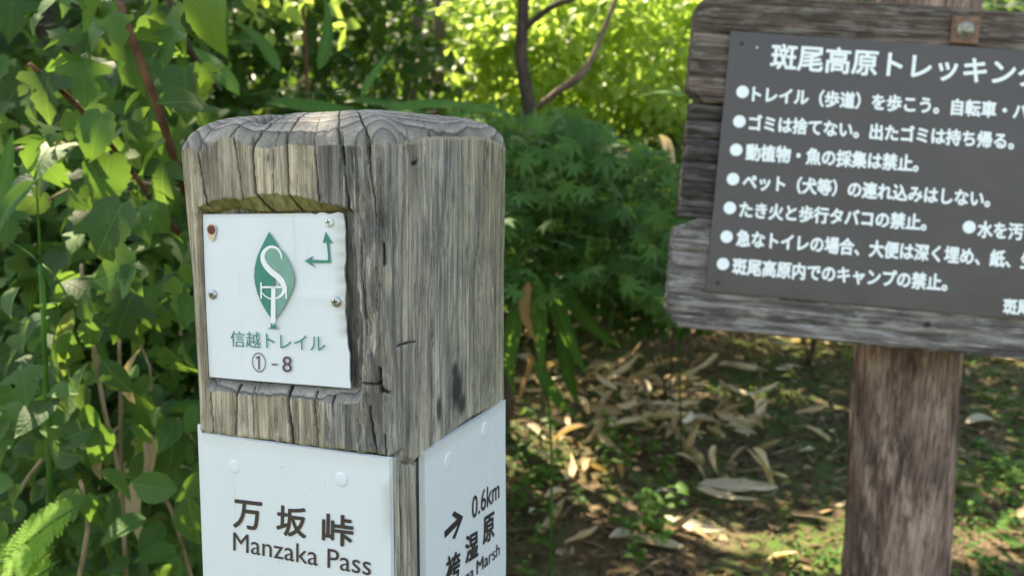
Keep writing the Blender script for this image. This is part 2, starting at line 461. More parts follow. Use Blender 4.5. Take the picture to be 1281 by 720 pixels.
    moss = np.maximum(moss, (1 - smooth(.0, .0045, np.abs(Z - edge - .002))) * (S < -.006) * .75)
    # ---------- cracks (measured on the two faces)
    def P(f, *xy): return [f(a, b) for a, b in xy]
    CR = [  # points, half widths (mm), depth
        (P(L, (247, 185), (250, 205), (254, 232), (258, 257)), (.5, .7, .6, .7), .0025),
        (P(L, (290, 170), (294, 192), (298, 215), (301, 235), (303, 253)), (.7, .6, .4, .4, .5), .0025),
        (P(L, (316, 178), (315, 195), (316, 220), (318, 243), (326, 255), (336, 265)), (1., .9, .9, .9, .8, .9), .007),
        (P(L, (358, 176), (359, 200), (360, 230), (361, 246), (372, 264)), (.9, .8, .7, .6, .7), .006),
        (P(L, (341, 218), (342, 244)), (.4, .3), .002),
        (P(L, (371, 186), (372, 243)), (.2, .2), .0008), (P(L, (381, 186), (383, 244)), (.25, .2), .0008),
        (P(L, (393, 182), (396, 215), (399, 252)), (.6, .5, .4), .003),
        (P(L, (426, 172), (429, 190), (431, 205)), (.9, 1.0, .6), .006),
        (P(L, (430, 205), (433, 235), (435, 263)), (.45, .5, .7), .004),
        (P(L, (458, 180), (463, 215), (466, 250), (469, 280)), (.6, .8, .9, .5), .003),
        (P(L, (294, 484), (293, 505), (292, 543)), (.9, .7, .45), .006),
        (P(L, (313, 486), (315, 510), (315, 545)), (.5, .4, .3), .003),
        (P(L, (357, 486), (359, 515), (362, 535), (364, 557)), (1.2, 1.1, 1., .9), .009),
        (P(L, (391, 492), (393, 520), (396, 562)), (.7, .6, .4), .005),
        (P(L, (414, 497), (416, 522)), (.7, .3), .003), (P(L, (371, 504), (372, 550)), (.3, .25), .001),
        (P(L, (407, 515), (409, 565)), (.3, .2), .001), (P(L, (461, 510), (462, 545), (468, 568)), (.8, .9, .6), .003),
        (P(L, (262, 492), (265, 543)), (.5, .4), .003), (P(L, (343, 500), (345, 550)), (.2, .2), .0008),
        (P(L, (449, 300), (451, 350), (455, 400)), (.4, .5, .3), .0025),
        (P(L, (470, 480), (478, 489), (492, 494)), (1.0, 1.2, .5), .006),
        (P(L, (472, 462), (473, 490)), (.8, 1.3), .006), (P(L, (440, 478), (470, 481)), (.5, .8), .003),
        (P(L, (481, 545), (484, 572)), (.7, .8), .003),
        (P(L, (453, 275), (455, 340), (456, 420)), (.35, .3, .3), .0015),
        (P(Rf, (541, 262), (543, 330), (541, 380), (544, 432)), (.25, .35, .35, .2), .002),
        (P(Rf, (627, 178), (630, 230), (629, 300), (627, 420), (628, 500)), (1.2, 1.5, 1.1, .7, .5), .003),
        (P(Rf, (623, 178), (624, 300), (622, 480)), (.4, .5, .3), .0015),
        (P(Rf, (607, 180), (607, 205), (606, 225)), (1.2, 1.3, .8), .0015),
        (P(Rf, (500, 433), (512, 429), (523, 427)), (.6, .7, .4), .0025),
        (P(Rf, (609, 215), (605, 250)), (1.5, .8), .0015),
        (P(Rf, (566, 185), (567, 225)), (.3, .4), .001), (P(Rf, (530, 195), (532, 260)), (.25, .25), .001),
        (P(Rf, (515, 213), (521, 213)), (1.1, 1.5), .0035),
        (P(L, (483, 306), (483, 330)), (1.3, 1.6), .004),
        (P(Rf, (505, 600), (507, 640), (506, 720)), (.7, 1., .5), .002),
    ]
    for pts_, wd, dp in CR:
        q = dist_poly(S + wob, Z, pts_, [a * .001 * 1.12 for a in wd])
        f = np.exp(-q ** 2 * 1.1)
        D += f * dp * .75
        crack = np.maximum(crack, smooth(1.4, .5, q) * (.95 if dp > .0015 else .55))
    # many hairline checks
    for k in range(70):
        s0 = RNG.uniform(-.145, .18); zz = RNG.uniform(-.14, .03); ln = RNG.uniform(.01, .06)
        q = dist_poly(S + wob * .5, Z, [(s0, zz), (s0 + RNG.uniform(-.001, .001), zz + ln)], [.00022, .00016])
        f = np.exp(-q ** 2); D += f * .0004; crack = np.maximum(crack, f * .5)
    # ---------- knots, chips, stains
    def blob(f, px, py, rs, rz, pw=2.):
        c = f(px, py); q = ((S - c[0]) / rs) ** 2 + ((Z - c[1]) / rz) ** 2
        return np.exp(-q ** (pw / 2))
    kn = blob(L, 478, 273, .005, .011)
    D += kn * (.0012 * np.sin((S - L(478, 273)[0]) * 2600 + Z * 500) + .001)
    for px, py, rs, rz in ((552, 512, .0045, .010), (574, 487, .011, .0155), (572, 466, .004, .009), (580, 505, .007, .009)):
        b = blob(Rf, px, py, rs, rz, 4) * smooth(-.25, .35, fbm(S * 180, Z * 60, 0, 71, 3) + .85)
        black = np.maximum(black, np.clip(b * .95, 0, .9))
    black = np.maximum(black, blob(L, 341, 232, .0035, .0055, 4) * 0.)
    ch = blob(L, 340, 200, .0042, .009, 4); D += ch * .0014; dark = np.maximum(dark, ch * .9)
    pl = blob(L, 487, 349, .0022, .0085, 6); pale = np.maximum(pale, pl * .9); D += pl * .0008
    dark = np.maximum(dark, blob(L, 350, 553, .003, .004, 4) * .9)
    # hollow in the top left
    # zones
    tan = smooth(L(402, 300)[0], L(392, 300)[0], S) * .95
    tan = np.maximum(tan, .35 * smooth(.0, .03, S) * (1 - smooth(.05, .09, S)))
    tan = np.maximum(tan, .55 * blob(Rf, 515, 190, .03, .014))
    tan = np.maximum(tan, .45 * blob(Rf, 480, 440, .012, .03))
    dk = smooth(L(396, 300)[0], L(404, 300)[0], S) * (1 - smooth(L(462, 300)[0], L(486, 300)[0] + .004, S))
    dk = dk * (.72 + .5 * fbm(S * 90, Z * 22, 0, 75, 3))
    low = smooth(L(400, 490)[1], L(400, 470)[1] - .02, Z)
    dk = dk * (1 - low * smooth(L(445, 500)[0], L(405, 500)[0], S) * .8)
    dark = np.maximum(dark, np.clip(dk, 0, 1))
    dark = np.maximum(dark, np.clip(.35 * smooth(.1, .5, fbm(S * 40, Z * 9, 0, 77, 3)), 0, 1))
    olive = smooth(.07, .15, S) * (.75 + .3 * fbm(S * 60, Z * 8, 0, 79, 2)) + .25 * (S < L(400, 300)[0])
    olive = np.clip(olive, 0, 1)
    inpk = inS * (Z < ptop) * (Z > pb)
    dark = np.maximum(dark, inpk * .75); tan = tan * (1 - inpk * .7)
    # every strip between two deep checks has weathered to its own tone
    tone = np.full(Z.shape, .5)
    def strips(lst, mask):
        for (xa, ya, xb, yb), tv in lst:
            sa = (L if xa < 487 else Rf)(xa, ya)[0]; sb = (L if xb < 487 else Rf)(xb, yb)[0]
            m = smooth(sa - .0006, sa + .0006, S + wob) * (1 - smooth(sb - .0006, sb + .0006, S + wob)) * mask
            tone[:] = tone * (1 - m) + m * tv
    upm = Z > ptop; lwm = (Z < ptop - .03)
    strips([((232, 230, 253, 230), .72), ((253, 230, 299, 230), .45), ((299, 230, 316, 230), .62), ((316, 230, 341, 220), .72), ((341, 220, 360, 220), .58), ((360, 220, 372, 220), .66), ((372, 220, 396, 220), .7),
            ((396, 220, 432, 220), .25), ((432, 220, 463, 230), .3)], upm)
    strips([((246, 520, 264, 520), .5), ((264, 520, 292, 520), .48), ((292, 520, 315, 520), .74), ((315, 520, 322, 520), .4), ((322, 520, 359, 520), .66), ((359, 520, 371, 520), .44), ((371, 520, 393, 520), .62), ((393, 520, 409, 520), .55),
            ((409, 520, 430, 520), .6), ((430, 520, 462, 520), .18), ((462, 520, 484, 520), .32)], lwm * (Z < pb))
    tone = np.clip(tone + .22 * fbm(S * 70, Z * 20, 5, 141, 3) * (S > L(470, 400)[0]), 0, 1)
    Ns = np.stack([np.broadcast_to(nx, S.shape), np.broadcast_to(ny, S.shape)], 0)
    X = X + .010 * (1 - np.clip((Z + .14) / .19, 0, 1)) * smooth(.925, .985, -X / WL)
    co_side = np.stack([X - Ns[0] * D, Y - Ns[1] * D, Zw], -1)
    # ---------- rounded shoulder and cap
    cx, cy = -WL / 2, WR / 2
    base = co_side[-1]
    flat = np.stack([x - nx * D[-1].mean(), y - ny * D[-1].mean(), base[:, 2]], -1)
    rows_t = []
    att_t = {k: [] for k in ("tan", "dark", "olive", "moss", "endgrain", "pale", "crack", "black", "tone")}
    TC = [  # cracks running up over the shoulder, in unrolled s at crest -> s at top
        (L(316, 178)[0], L(334, 155)[0], .9), (L(358, 176)[0], L(366, 155)[0], .8), (L(424, 172)[0], L(423, 148)[0], .7),
        (L(463, 182)[0], L(453, 150)[0], .7), (L(250, 186)[0], L(252, 165)[0], .5), (L(289, 170)[0], L(300, 156)[0], .5),
        (Rf(538, 172)[0], Rf(531, 152)[0], .6), (Rf(512, 172)[0], Rf(505, 150)[0], .4), (L(394, 182)[0], L(396, 150)[0], .3),
        (L(343, 184)[0], L(352, 152)[0], .25), (Rf(600, 175)[0], Rf(575, 152)[0], .4)]
    for k in range(1, NT_ + 1):
        if k <= 34:
            tt = k / 34; ins = .002 * tt + .031 * (1 - max(0, 1 - tt ** 2.3) ** (1 / 2.3)); h = .0225 * tt
        else:
            q = (k - 34) / (NT_ - 34); ins = .033 + q * (WL / 2 - .033) * .999; h = .0225 + .0012 * math.sin(q * 1.5); tt = 1
        fx = max(1e-4, 1 - ins / (WL / 2)); fy = max(1e-4, 1 - ins / (WR / 2))
        if k > 34: fy = (1 - .033 / (WR / 2)) * (1 - q * .999)
        dk_ = min(1., tt * 2.5); bx = base[:, 0] * (1 - dk_) + flat[:, 0] * dk_; by = base[:, 1] * (1 - dk_) + flat[:, 1] * dk_
        px_ = cx + (bx - cx) * fx; py_ = cy + (by - cy) * fy
        pz = base[:, 2] * (1 - tt ** 1.6) + (zc0 + .001 + .085 * np.clip(py_, 0, .2)) * tt ** 1.6 + h
        # ring relief: matches the shader's pith
        rr = (np.abs(px_ + .0815) ** 5 + (.77 * np.abs(py_ - .106)) ** 5 + 1e-12) ** .2 + .004 * fbm(px_ * 14, py_ * 14, 0, 91, 2)
        rel = .00035 * fbm(px_ * 160, py_ * 160, pz * 60, 81, 3) + .00016 * np.sin(rr * 230 * 2 * math.pi)
        rel = rel - .0016 * np.exp(-((s - L(309, 155)[0]) / .007) ** 2) * smooth(.3, .9, tt)
        ck = np.zeros(nc)
        for a, b, wd in TC:
            sc = a + (b - a) * tt + .0006 * vnoise(np.full(1, tt * 9), a * 100, 0, 3)[0]
            f = np.exp(-((s - sc) / (wd * .0008)) ** 2) * (1 if k <= 34 else max(0, 1 - q * 2.))
            ck = np.maximum(ck, f); rel = rel - f * .004 * wd
        # hollow (a knot hole eaten into the rim)
        hc = np.exp(-((s - L(308, 155)[0]) / .0065) ** 4) * math.exp(-((tt - .97) / .16) ** 2) * (1 if k <= 38 else 0)
        rel = rel - hc * .007
        ck = np.maximum(ck, hc * .9)
        nzw = min(1, tt * 1.1); nh = math.sqrt(max(0, 1 - nzw ** 2 * .95))
        rows_t.append(np.stack([px_ + nx * rel * nh, py_ + ny * rel * nh, pz + rel * nzw], -1))
        e = np.full(nc, 1. if k > 1 else .5)
        att_t["endgrain"].append(e); att_t["crack"].append(ck * .95)
        att_t["pale"].append(np.clip((.55 if k <= 1 else 0.0) * np.ones(nc) * smooth(-.01, .03, s), 0, 1))
        att_t["dark"].append(np.zeros(nc)); att_t["tan"].append(np.zeros(nc)); att_t["olive"].append(np.zeros(nc)); att_t["moss"].append(np.zeros(nc)); att_t["black"].append(np.zeros(nc)); att_t["tone"].append(np.full(nc, .5))
    pale[-3:] = np.maximum(pale[-3:], .5 * smooth(-.01, .03, S[-3:]))
    co = np.concatenate([co_side.reshape(-1, 3), np.concatenate(rows_t, 0)], 0)
    co[:, 2] += Z0; co[:, 2] = np.maximum(co[:, 2], -.02)
    atts = dict(tan=tan, dark=dark, olive=olive, moss=moss, endgrain=endg, pale=pale, crack=crack, black=black, tone=tone)
    out = {}
    for k, v in atts.items():
        out[k] = np.clip(np.concatenate([v.reshape(-1), np.concatenate(att_t[k])]), 0, 1)
    f = grid_faces(nside + NT_, nc, True)
    return mesh_np("timber", co, f, MAT_WOOD, post, attrs=out)
# shader rings use z in object space only through stretched noise, so raising the mesh by Z0 is harmless
make_timber()

# ---- print helpers -------------------------------------------------
def text_mesh(s, offset=0.0, space=1.0):
    c = bpy.data.curves.new("lettering", "FONT"); c.body = s; c.offset = offset; c.resolution_u = 4; c.space_character = space
    o = bpy.data.objects.new("lettering", c); COL.objects.link(o)
    dg = bpy.context.evaluated_depsgraph_get()
    m = bpy.data.meshes.new_from_object(o.evaluated_get(dg))
    co = np.zeros(len(m.vertices) * 3, np.float32); m.vertices.foreach_get("co", co); co = co.reshape(-1, 3)[:, :2].astype(float)
    fs = [tuple(p.vertices) for p in m.polygons]
    bpy.data.objects.remove(o); bpy.data.curves.remove(c); bpy.data.meshes.remove(m)
    return co, fs
def place_flat(name, co2, fs, to3, mat, parent):
    co = np.array([to3(a, b) for a, b in co2])
    return mesh_np(name, co, fs, mat, parent, smooth_=False)
def lettering(s, bl, br, tl, to3, mat, parent, offset=.02, fit=None, name="lettering"):
    """fit text's bounding box (or that of its first part `fit`) on the parallelogram bl, br, tl (plane coordinates)"""
    co, fs = text_mesh(s)
    ref = co if fit is None else text_mesh(fit)[0]
    x0, x1 = ref[:, 0].min(), ref[:, 0].max(); y0, y1 = ref[:, 1].min(), ref[:, 1].max()
    bl, br, tl = map(np.array, (bl, br, tl))
    q = bl[None] + ((co[:, 0] - x0) / (x1 - x0))[:, None] * (br - bl)[None] + ((co[:, 1] - y0) / (y1 - y0))[:, None] * (tl - bl)[None]
    # heavier strokes: the same print laid several times a hair apart
    n = len(q); em = np.linalg.norm(tl - bl) / max(.3, (y1 - y0)); allq = []; allf = []
    shifts = [(0., 0.)] if offset < .009 else []
    k8 = 8 if offset >= .009 else (4 if offset > .003 else 0)
    shifts += [(offset * math.cos(2 * math.pi * k / k8), offset * math.sin(2 * math.pi * k / k8)) for k in range(k8)]
    for k, (dx, dy) in enumerate(shifts):
        p3_ = np.array([to3(a + dx * em, b + dy * em) for a, b in q])
        nrm = np.array(to3(q[0][0], q[0][1])) * 0 + LAYER_DIR[id(to3)] if id(to3) in LAYER_DIR else layer_normal(to3)
        allq.append(p3_ + nrm * (k * .00002)); allf += [tuple(i + k * n for i in f_) for f_ in fs]
    return mesh_np(name, np.concatenate(allq), allf, mat, parent, smooth_=False)
LAYER_DIR = {}
def layer_normal(to3):
    o = np.array(to3(0, 0)); return np.cross(np.array(to3(1, 0)) - o, np.array(to3(0, 1)) - o)
def poly(name, pts, to3, mat, parent): return place_flat(name, pts, [tuple(range(len(pts)))], to3, mat, parent)
def disc_pts(c, r, n=28, ry=None):
    ry = ry or r; return [(c[0] + r * math.cos(2 * math.pi * i / n), c[1] + ry * math.sin(2 * math.pi * i / n)) for i in range(n)]
def ring_mesh(c, r0, r1, n=32, ry=1.0):
    co = [(c[0] + r * math.cos(2 * math.pi * i / n), c[1] + ry * r * math.sin(2 * math.pi * i / n)) for r in (r0, r1) for i in range(n)]
    return co, [(i, (i + 1) % n, n + (i + 1) % n, n + i) for i in range(n)]

def plate_mat(name, col, rough=.33):
    t = NT(name); o = t.obj()
    n = t.noise(o, 14, 2); d = t.noise(o, 240, 4, .7); sm = t.noise(t.vscale(o, (30, 30, 8)), 1, 4, .6)
    c = t.mix(t.maprange(sm, .35, .75, 0, .15), col, (.50, .50, .46))
    strk = t.noise(t.vscale(o, (160, 160, 5)), 1, 4, .7)
    c = t.mix(t.maprange(strk, .6, .75, 0, .22), c, (.36, .37, .34))
    c = t.mix(t.maprange(d, .69, .74, 0, .6), c, (.22, .20, .16))
    c = t.mix(t.maprange(t.attr("grime"), 0, 1, 0, .8), c, (.32, .30, .23))
    return t.finish(c, t.maprange(sm, .3, .7, rough, rough + .18), t.bump(t.math('ADD', n, t.math('MULTIPLY', d, .015)), .25, .006), .5)
M_PLATE = plate_mat("white_enamel_plate", (.67, .71, .755))
M_PLATE2 = plate_mat("white_acrylic_plate", (.645, .69, .73), .22)
M_INK = simple_mat("black_print", (.022, .02, .022), .45)
M_INK_B = simple_mat("brown_black_print", (.045, .03, .03), .45)
M_PURP = simple_mat("purple_print", (.10, .055, .085), .45)
M_TEAL = simple_mat("teal_print", (.018, .20, .155), .45, nscale=120, var=.12)
M_TEAL2 = simple_mat("pale_teal_print", (.15, .32, .27), .45, nscale=120, var=.1)
M_WHITEP = simple_mat("white_print", (.76, .78, .80), .45)
M_CAP = simple_mat("milky_cap", (.66, .705, .74), .3)
M_STEEL = simple_mat("screw_steel", (.42, .42, .42), .35, metallic=.9, nscale=300, var=.3)
M_RUST = simple_mat("rusty_iron", (.15, .055, .028), .8, nscale=400, var=.5, bumpd=.0006)
M_SLOT = simple_mat("dark_slot", (.03, .025, .022), .8)
M_RUSTST = simple_mat("rust_stain", (.58, .47, .34), .6, nscale=200, var=.2)

def sheet(name, outline_fn, nu, nv, thick, to3, mat, parent, warp=None, grime=None):
    """outline_fn(u01,v01)->(s,z); front surface + rim + back; to3(s,z,off)"""
    U, V = np.meshgrid(np.linspace(0, 1, nu), np.linspace(0, 1, nv))
    fr = []; gr = []
    for j in range(nv):
        for i in range(nu):
            s, z = outline_fn(U[j, i], V[j, i]); wv = warp(U[j, i], V[j, i]) if warp else 0
            fr.append(to3(s, z, -wv)); gr.append(grime(U[j, i], V[j, i]) if grime else 0)
    f = grid_faces(nv, nu).tolist()
    rim = [i for i in range(nu)] + [j * nu + nu - 1 for j in range(1, nv)] + [(nv - 1) * nu + i for i in range(nu - 2, -1, -1)] + [j * nu for j in range(nv - 2, 0, -1)]
    n0 = len(fr); back = []
    for r in rim:
        j, i = divmod(r, nu); s, z = outline_fn(U[j, i], V[j, i]); wv = warp(U[j, i], V[j, i]) if warp else 0
        back.append(to3(s, z, -wv + thick)); gr.append(0)
    m = len(rim)
    f += [(rim[k], n0 + k, n0 + (k + 1) % m, rim[(k + 1) % m]) for k in range(m)] + [tuple(n0 + k for k in range(m))]
    # split rim from front for a crisp edge
    o = mesh_np(name, fr + back, f, mat, parent, attrs={"grime": gr}, smooth_=False)
    return o
# face frames: off positive = into the post
def L3(off0):
    return lambda s, z, off=0.0: (s, off0 + off, z + Z0)
def R3(off0):
    return lambda s, z, off=0.0: (-(off0 + off), s, z + Z0)

# ---- trail plate (leaf emblem)
OFFP = .0035
tl, bl, br, tr = L(254, 268, OFFP), L(262, 471, OFFP), L(437.5, 485.5, OFFP), L(429, 266.5, OFFP)
def st_outline(u, v):
    a = np.array(tl) * (1 - u) + np.array(tr) * u; b = np.array(bl) * (1 - u) + np.array(br) * u
    p = a * v + b * (1 - v)
    if u > .97: p = p + np.array([.0010 * math.sin(v * 6 + 2.2) + .0007 * float(fbm(v * 16, 0, 0, 301, 3)), 0])
    if v > .97 and u > .8: p = p + np.array([0, .0007 * math.sin(u * 60)])
    return p
t3 = L3(OFFP)
st_plate = sheet("trail_plate", st_outline, 34, 40, .0011, t3, M_PLATE, post,
                 warp=lambda u, v: .0005 * math.sin(u * 5 + v * 3) + .0004 * math.exp(-((v - .52) / .04) ** 2) * smooth(.3, 1, u),
                 grime=lambda u, v: float(max(smooth(.9, 1.0, u) * (.35 + .5 * math.sin(v * 43) ** 2) * (v > .3), .45 * smooth(.975, 1, v))))
p3 = lambda a, b: t3(a, b, -.00105)
p4 = lambda a, b: t3(a, b, -.00135)
p5 = lambda a, b: t3(a, b, -.0016)
LP = lambda x, y: L(x, y, OFFP)
# emblem: measured at 5.34x from (305,283)
def E(x, y): return LP(305 + x / 5.3375, 283 + y / 5.333)
left_half = [E(*p) for p in [(176, 35), (150, 85), (118, 150), (95, 205), (80, 270), (76, 330), (82, 385), (96, 440), (120, 500), (150, 555), (176, 595), (192, 612), (215, 612), (215, 420), (205, 300), (150, 215), (160, 160), (185, 130), (243, 140), (215, 98)]]
poly("emblem_leaf", left_half[::-1], p3, M_TEAL, st_plate)
right_half = [E(*p) for p in [(262, 160), (290, 200), (315, 245), (335, 300), (344, 350), (338, 400), (322, 445), (300, 490), (270, 545), (240, 590), (222, 612), (205, 612), (205, 400), (240, 400), (245, 360), (210, 300), (160, 250), (145, 215), (150, 170), (180, 140), (235, 150)]]
poly("emblem_leaf", right_half[::-1], lambda a, b: t3(a, b, -.0012), M_TEAL2, st_plate)
# the curved letter: ribbon of varying width
def ribbon(name, pts, wds, to3, mat, parent, sub=6):
    P = []; Wd = []
    pts = [np.array(p, float) for p in pts]
    for i in range(len(pts) - 1):
        p0 = pts[max(i - 1, 0)]; p1 = pts[i]; p2 = pts[i + 1]; p3_ = pts[min(i + 2, len(pts) - 1)]
        for k in range(sub):
            t = k / sub
            P.append(.5 * ((2 * p1) + (p2 - p0) * t + (2 * p0 - 5 * p1 + 4 * p2 - p3_) * t * t + (3 * p1 - p0 - 3 * p2 + p3_) * t ** 3)); Wd.append(wds[i] * (1 - t) + wds[i + 1] * t)
    P.append(pts[-1]); Wd.append(wds[-1]); P = np.array(P); Wd = np.array(Wd)
    T = np.gradient(P, axis=0); T /= np.linalg.norm(T, axis=1)[:, None] + 1e-9; N = np.stack([-T[:, 1], T[:, 0]], -1)
    co = np.concatenate([P + N * Wd[:, None] / 2, P - N * Wd[:, None] / 2]); n = len(P)
    return place_flat(name, [E(*c) for c in co], [(i, i + 1, n + i + 1, n + i) for i in range(n - 1)], to3, mat, parent)
ribbon("emblem_letter", [(262, 218), (252, 175), (225, 143), (185, 137), (150, 160), (134, 200), (148, 250), (190, 300), (240, 340), (270, 380), (278, 420), (262, 455), (225, 478), (185, 480), (150, 462), (132, 440)],
       [8, 13, 15, 18, 23, 28, 33, 37, 39, 35, 27, 18, 11, 9, 8, 8], p4, M_WHITEP, st_plate)
ribbon("emblem_letter", [(132, 404), (262, 404)], [13, 13], p5, M_WHITEP, st_plate)
ribbon("emblem_letter", [(126, 372), (127, 480)], [11, 11], p5, M_WHITEP, st_plate)
ribbon("emblem_letter", [(293, 400), (293, 480)], [11, 11], p5, M_WHITEP, st_plate)
ribbon("emblem_letter", [(208, 400), (206, 640)], [28, 32], p5, M_WHITEP, st_plate)
poly("emblem_foot", [E(*p) for p in [(192, 640), (206, 660), (222, 640), (226, 672), (248, 682), (168, 682), (188, 672)]][::-1], p5, M_TEAL, st_plate)
lettering("信越トレイル", LP(290, 433), LP(408, 440), LP(289.3, 413), p3, M_TEAL, st_plate, .001)
co, fs = ring_mesh(LP(325, 452.7), .0050, .0056, 36, 1.18); place_flat("lettering", co, fs, p3, M_PURP, st_plate)
poly("lettering", [LP(324.2, 461.6), LP(326, 461.8), LP(326, 444.6), LP(324.4, 444.4), LP(321.3, 446.6), LP(321.4, 448.3), LP(324.2, 447.2)], p3, M_PURP, st_plate)
lettering("8", LP(354.5, 464.5), LP(366, 465.2), LP(354.5, 444.8), p3, M_PURP, st_plate, .004)
poly("lettering", [LP(341, 456), LP(348.5, 456.3), LP(348.5, 454.5), LP(341, 454.2)], p3, M_PURP, st_plate)
# arrow
def AR(x, y): return LP(370 + x / 8.68, 262 + y / 8.68)
place_flat("arrow", [AR(*p) for p in [(395, 578), (230, 580), (175, 572), (230, 632), (105, 557), (198, 502), (185, 545), (230, 545), (358, 550), (360, 500), (345, 355), (302, 362), (335, 240), (410, 368), (372, 355), (380, 440), (388, 545)]][::-1],
           [tuple(range(17))], p3, M_TEAL, st_plate)
def screw(px, py, f, to3, rad, mat, parent, off, slot=M_SLOT, stain=None):
    c = f(px, py, off)
    if stain: mesh_np("rust_stain", [to3(c[0] + a, c[1] + b, -.0011) for a, b in [(rad * 1.25 * math.cos(t) * (1 + .12 * math.sin(3 * t)), rad * (1.2 if math.sin(t) > 0 else 2.4) * math.sin(t)) for t in np.linspace(0, 2 * math.pi, 20)[:-1]]], [tuple(range(19))], M_RUSTST, parent)
    co = []; n = 18
    for r, h in ((1, 0.0), (.95, .0006), (.75, .0011), (.4, .0014)):
        co += [to3(c[0] + rad * r * math.cos(2 * math.pi * i / n), c[1] + rad * r * math.sin(2 * math.pi * i / n), -.001 - h) for i in range(n)]
    f_ = grid_faces(4, n, True).tolist() + [tuple(3 * n + i for i in range(n))]
    mesh_np("screw", co, f_, mat, parent)
    a0 = random.uniform(0, 1.5)
    for a in (a0, a0 + math.pi / 2):
        ca, sa = math.cos(a), math.sin(a); l = rad * .55; w_ = rad * .11
        mesh_np("screw_slot", [to3(c[0] + ca * x - sa * y, c[1] + sa * x + ca * y, -.00245) for x, y in ((-l, -w_), (l, -w_), (l, w_), (-l, w_))], [(0, 1, 2, 3)], slot, parent)
screw(266, 287, L, t3, .0033, M_RUST, st_plate, OFFP, stain=True)
screw(413, 278, L, t3, .0030, simple_mat("painted_screw", (.62, .66, .62), .4, nscale=300, var=.25), st_plate, OFFP)
screw(267.5, 368, L, t3, .0034, M_STEEL, st_plate, OFFP)
screw(421.5, 377, L, t3, .0035, M_STEEL, st_plate, OFFP)

# ---- lower left plate
OFF2 = -.0012
a1, a2, a3, a4 = L(252, 542, OFF2), L(486.5, 574, OFF2), None, None
t3b = L3(OFF2)
zbot = -.42
def ll_outline(u, v):
    xl = a1[0] ; xr = a2[0]
    zt = a1[1] + (a2[1] - a1[1]) * u
    return np.array([xl + (xr - xl) * u, zbot + (zt - zbot) * v])
pl1 = sheet("destination_plate", ll_outline, 20, 30, .0042, t3b, M_PLATE2, post, warp=lambda u, v: .0005 * math.sin(u * 4) * math.sin(v * 9),
            grime=lambda u, v: float(max(.6 * smooth(.94, 1, u) * smooth(.80, .85, v) * (1 - smooth(.93, .97, v)), .25 * smooth(.985, 1, v))))
b3 = lambda a, b: t3b(a, b, -.0007)
LQ = lambda x, y: L(x, y, OFF2)
for ch, bl_, br_, tl_ in (("万", (293, 658), (327, 662.5), (294, 624)), ("坂", (347, 667), (383, 672), (348, 631)), ("峠", (404, 678), (441.5, 683), (404.5, 641))):
    lettering(ch, LQ(*bl_), LQ(*br_), LQ(*tl_), b3, M_INK_B, pl1, .022)
lettering("Manzaka Pass", LQ(292.5, 687.5), LQ(464.5, 719), LQ(292.5, 664.5), b3, M_INK_B, pl1, .002, fit=None)
def cap(px, py, f, to3, off, parent, r=.0047):
    c = f(px, py, off); co = []; n = 24
    for rr, h in ((1, 0.0), (.97, .0006), (.9, .0008), (.4, .0009)):
        co += [to3(c[0] + r * rr * math.cos(2 * math.pi * i / n), c[1] + r * rr * math.sin(2 * math.pi * i / n), -.0001 - h * .6) for i in range(n)]
    mesh_np("screw_cap", co, grid_faces(4, n, True).tolist() + [tuple(3 * n + i for i in range(n))], M_CAP, parent)
cap(293, 583, L, t3b, OFF2, pl1); cap(427, 599, L, t3b, OFF2, pl1)
# ---- lower right plate
OFF3 = -.0008
r1, r2 = Rf(531, 567, OFF3), Rf(632.5, 500, OFF3)
t3c = R3(OFF3)
pl2 = sheet("destination_plate", lambda u, v: np.array([r1[0] + (r2[0] - r1[0]) * u, zbot + ((r1[1] + (r2[1] - r1[1]) * u + .0006 * math.sin(u * 7)) - zbot) * v]), 18, 30, .0045, t3c, M_PLATE2, post,
            warp=lambda u, v: .0003 * math.sin(u * 4) * math.sin(v * 9), grime=lambda u, v: float(.4 * smooth(.975, 1, v)))
c3 = lambda a, b: t3c(a, b, -.0006)
RQ = lambda x, y: Rf(x, y, OFF3)
cap(561, 576, Rf, t3c, OFF3, pl2, .0068); cap(606.5, 537, Rf, t3c, OFF3, pl2, .0068)
lettering("0.6km", RQ(590, 649), RQ(624, 622), RQ(590, 621.5), c3, M_INK, pl2, .006)
lettering("原", RQ(604, 681), RQ(617.5, 671), RQ(604, 648), c3, M_INK, pl2, .022)
lettering("湿", RQ(582, 704), RQ(597.5, 694), RQ(582, 671), c3, M_INK, pl2, .022)
lettering("袴", RQ(558, 732), RQ(575, 720), RQ(558, 697), c3, M_INK, pl2, .022)
lettering("Marsh", RQ(596, 718), RQ(624.5, 693), RQ(596, 701), c3, M_INK, pl2, .004)
lettering("Hakama", RQ(551, 757), RQ(592, 722), RQ(551, 738), c3, M_INK, pl2, .004)
def AQ(x, y): return RQ(540 + x / 5.54, 590 + y / 5.54)
place_flat("arrow", [AQ(*p) for p in [(85, 410), (88, 455), (180, 362), (140, 458), (158, 460), (215, 305), (152, 268), (136, 298), (172, 325)]], [tuple(range(9))], c3, M_INK, pl2)
# ---- third plate, on the far left side, seen only by its edge
side3 = lambda s, z, off=0.0: (-.1562 + off, s, z + Z0)
pl3 = sheet("destination_plate", lambda u, v: np.array([.0035 + u * .16, zbot + (-.141 - zbot) * v]), 6, 8, .004, side3, M_PLATE2, post)

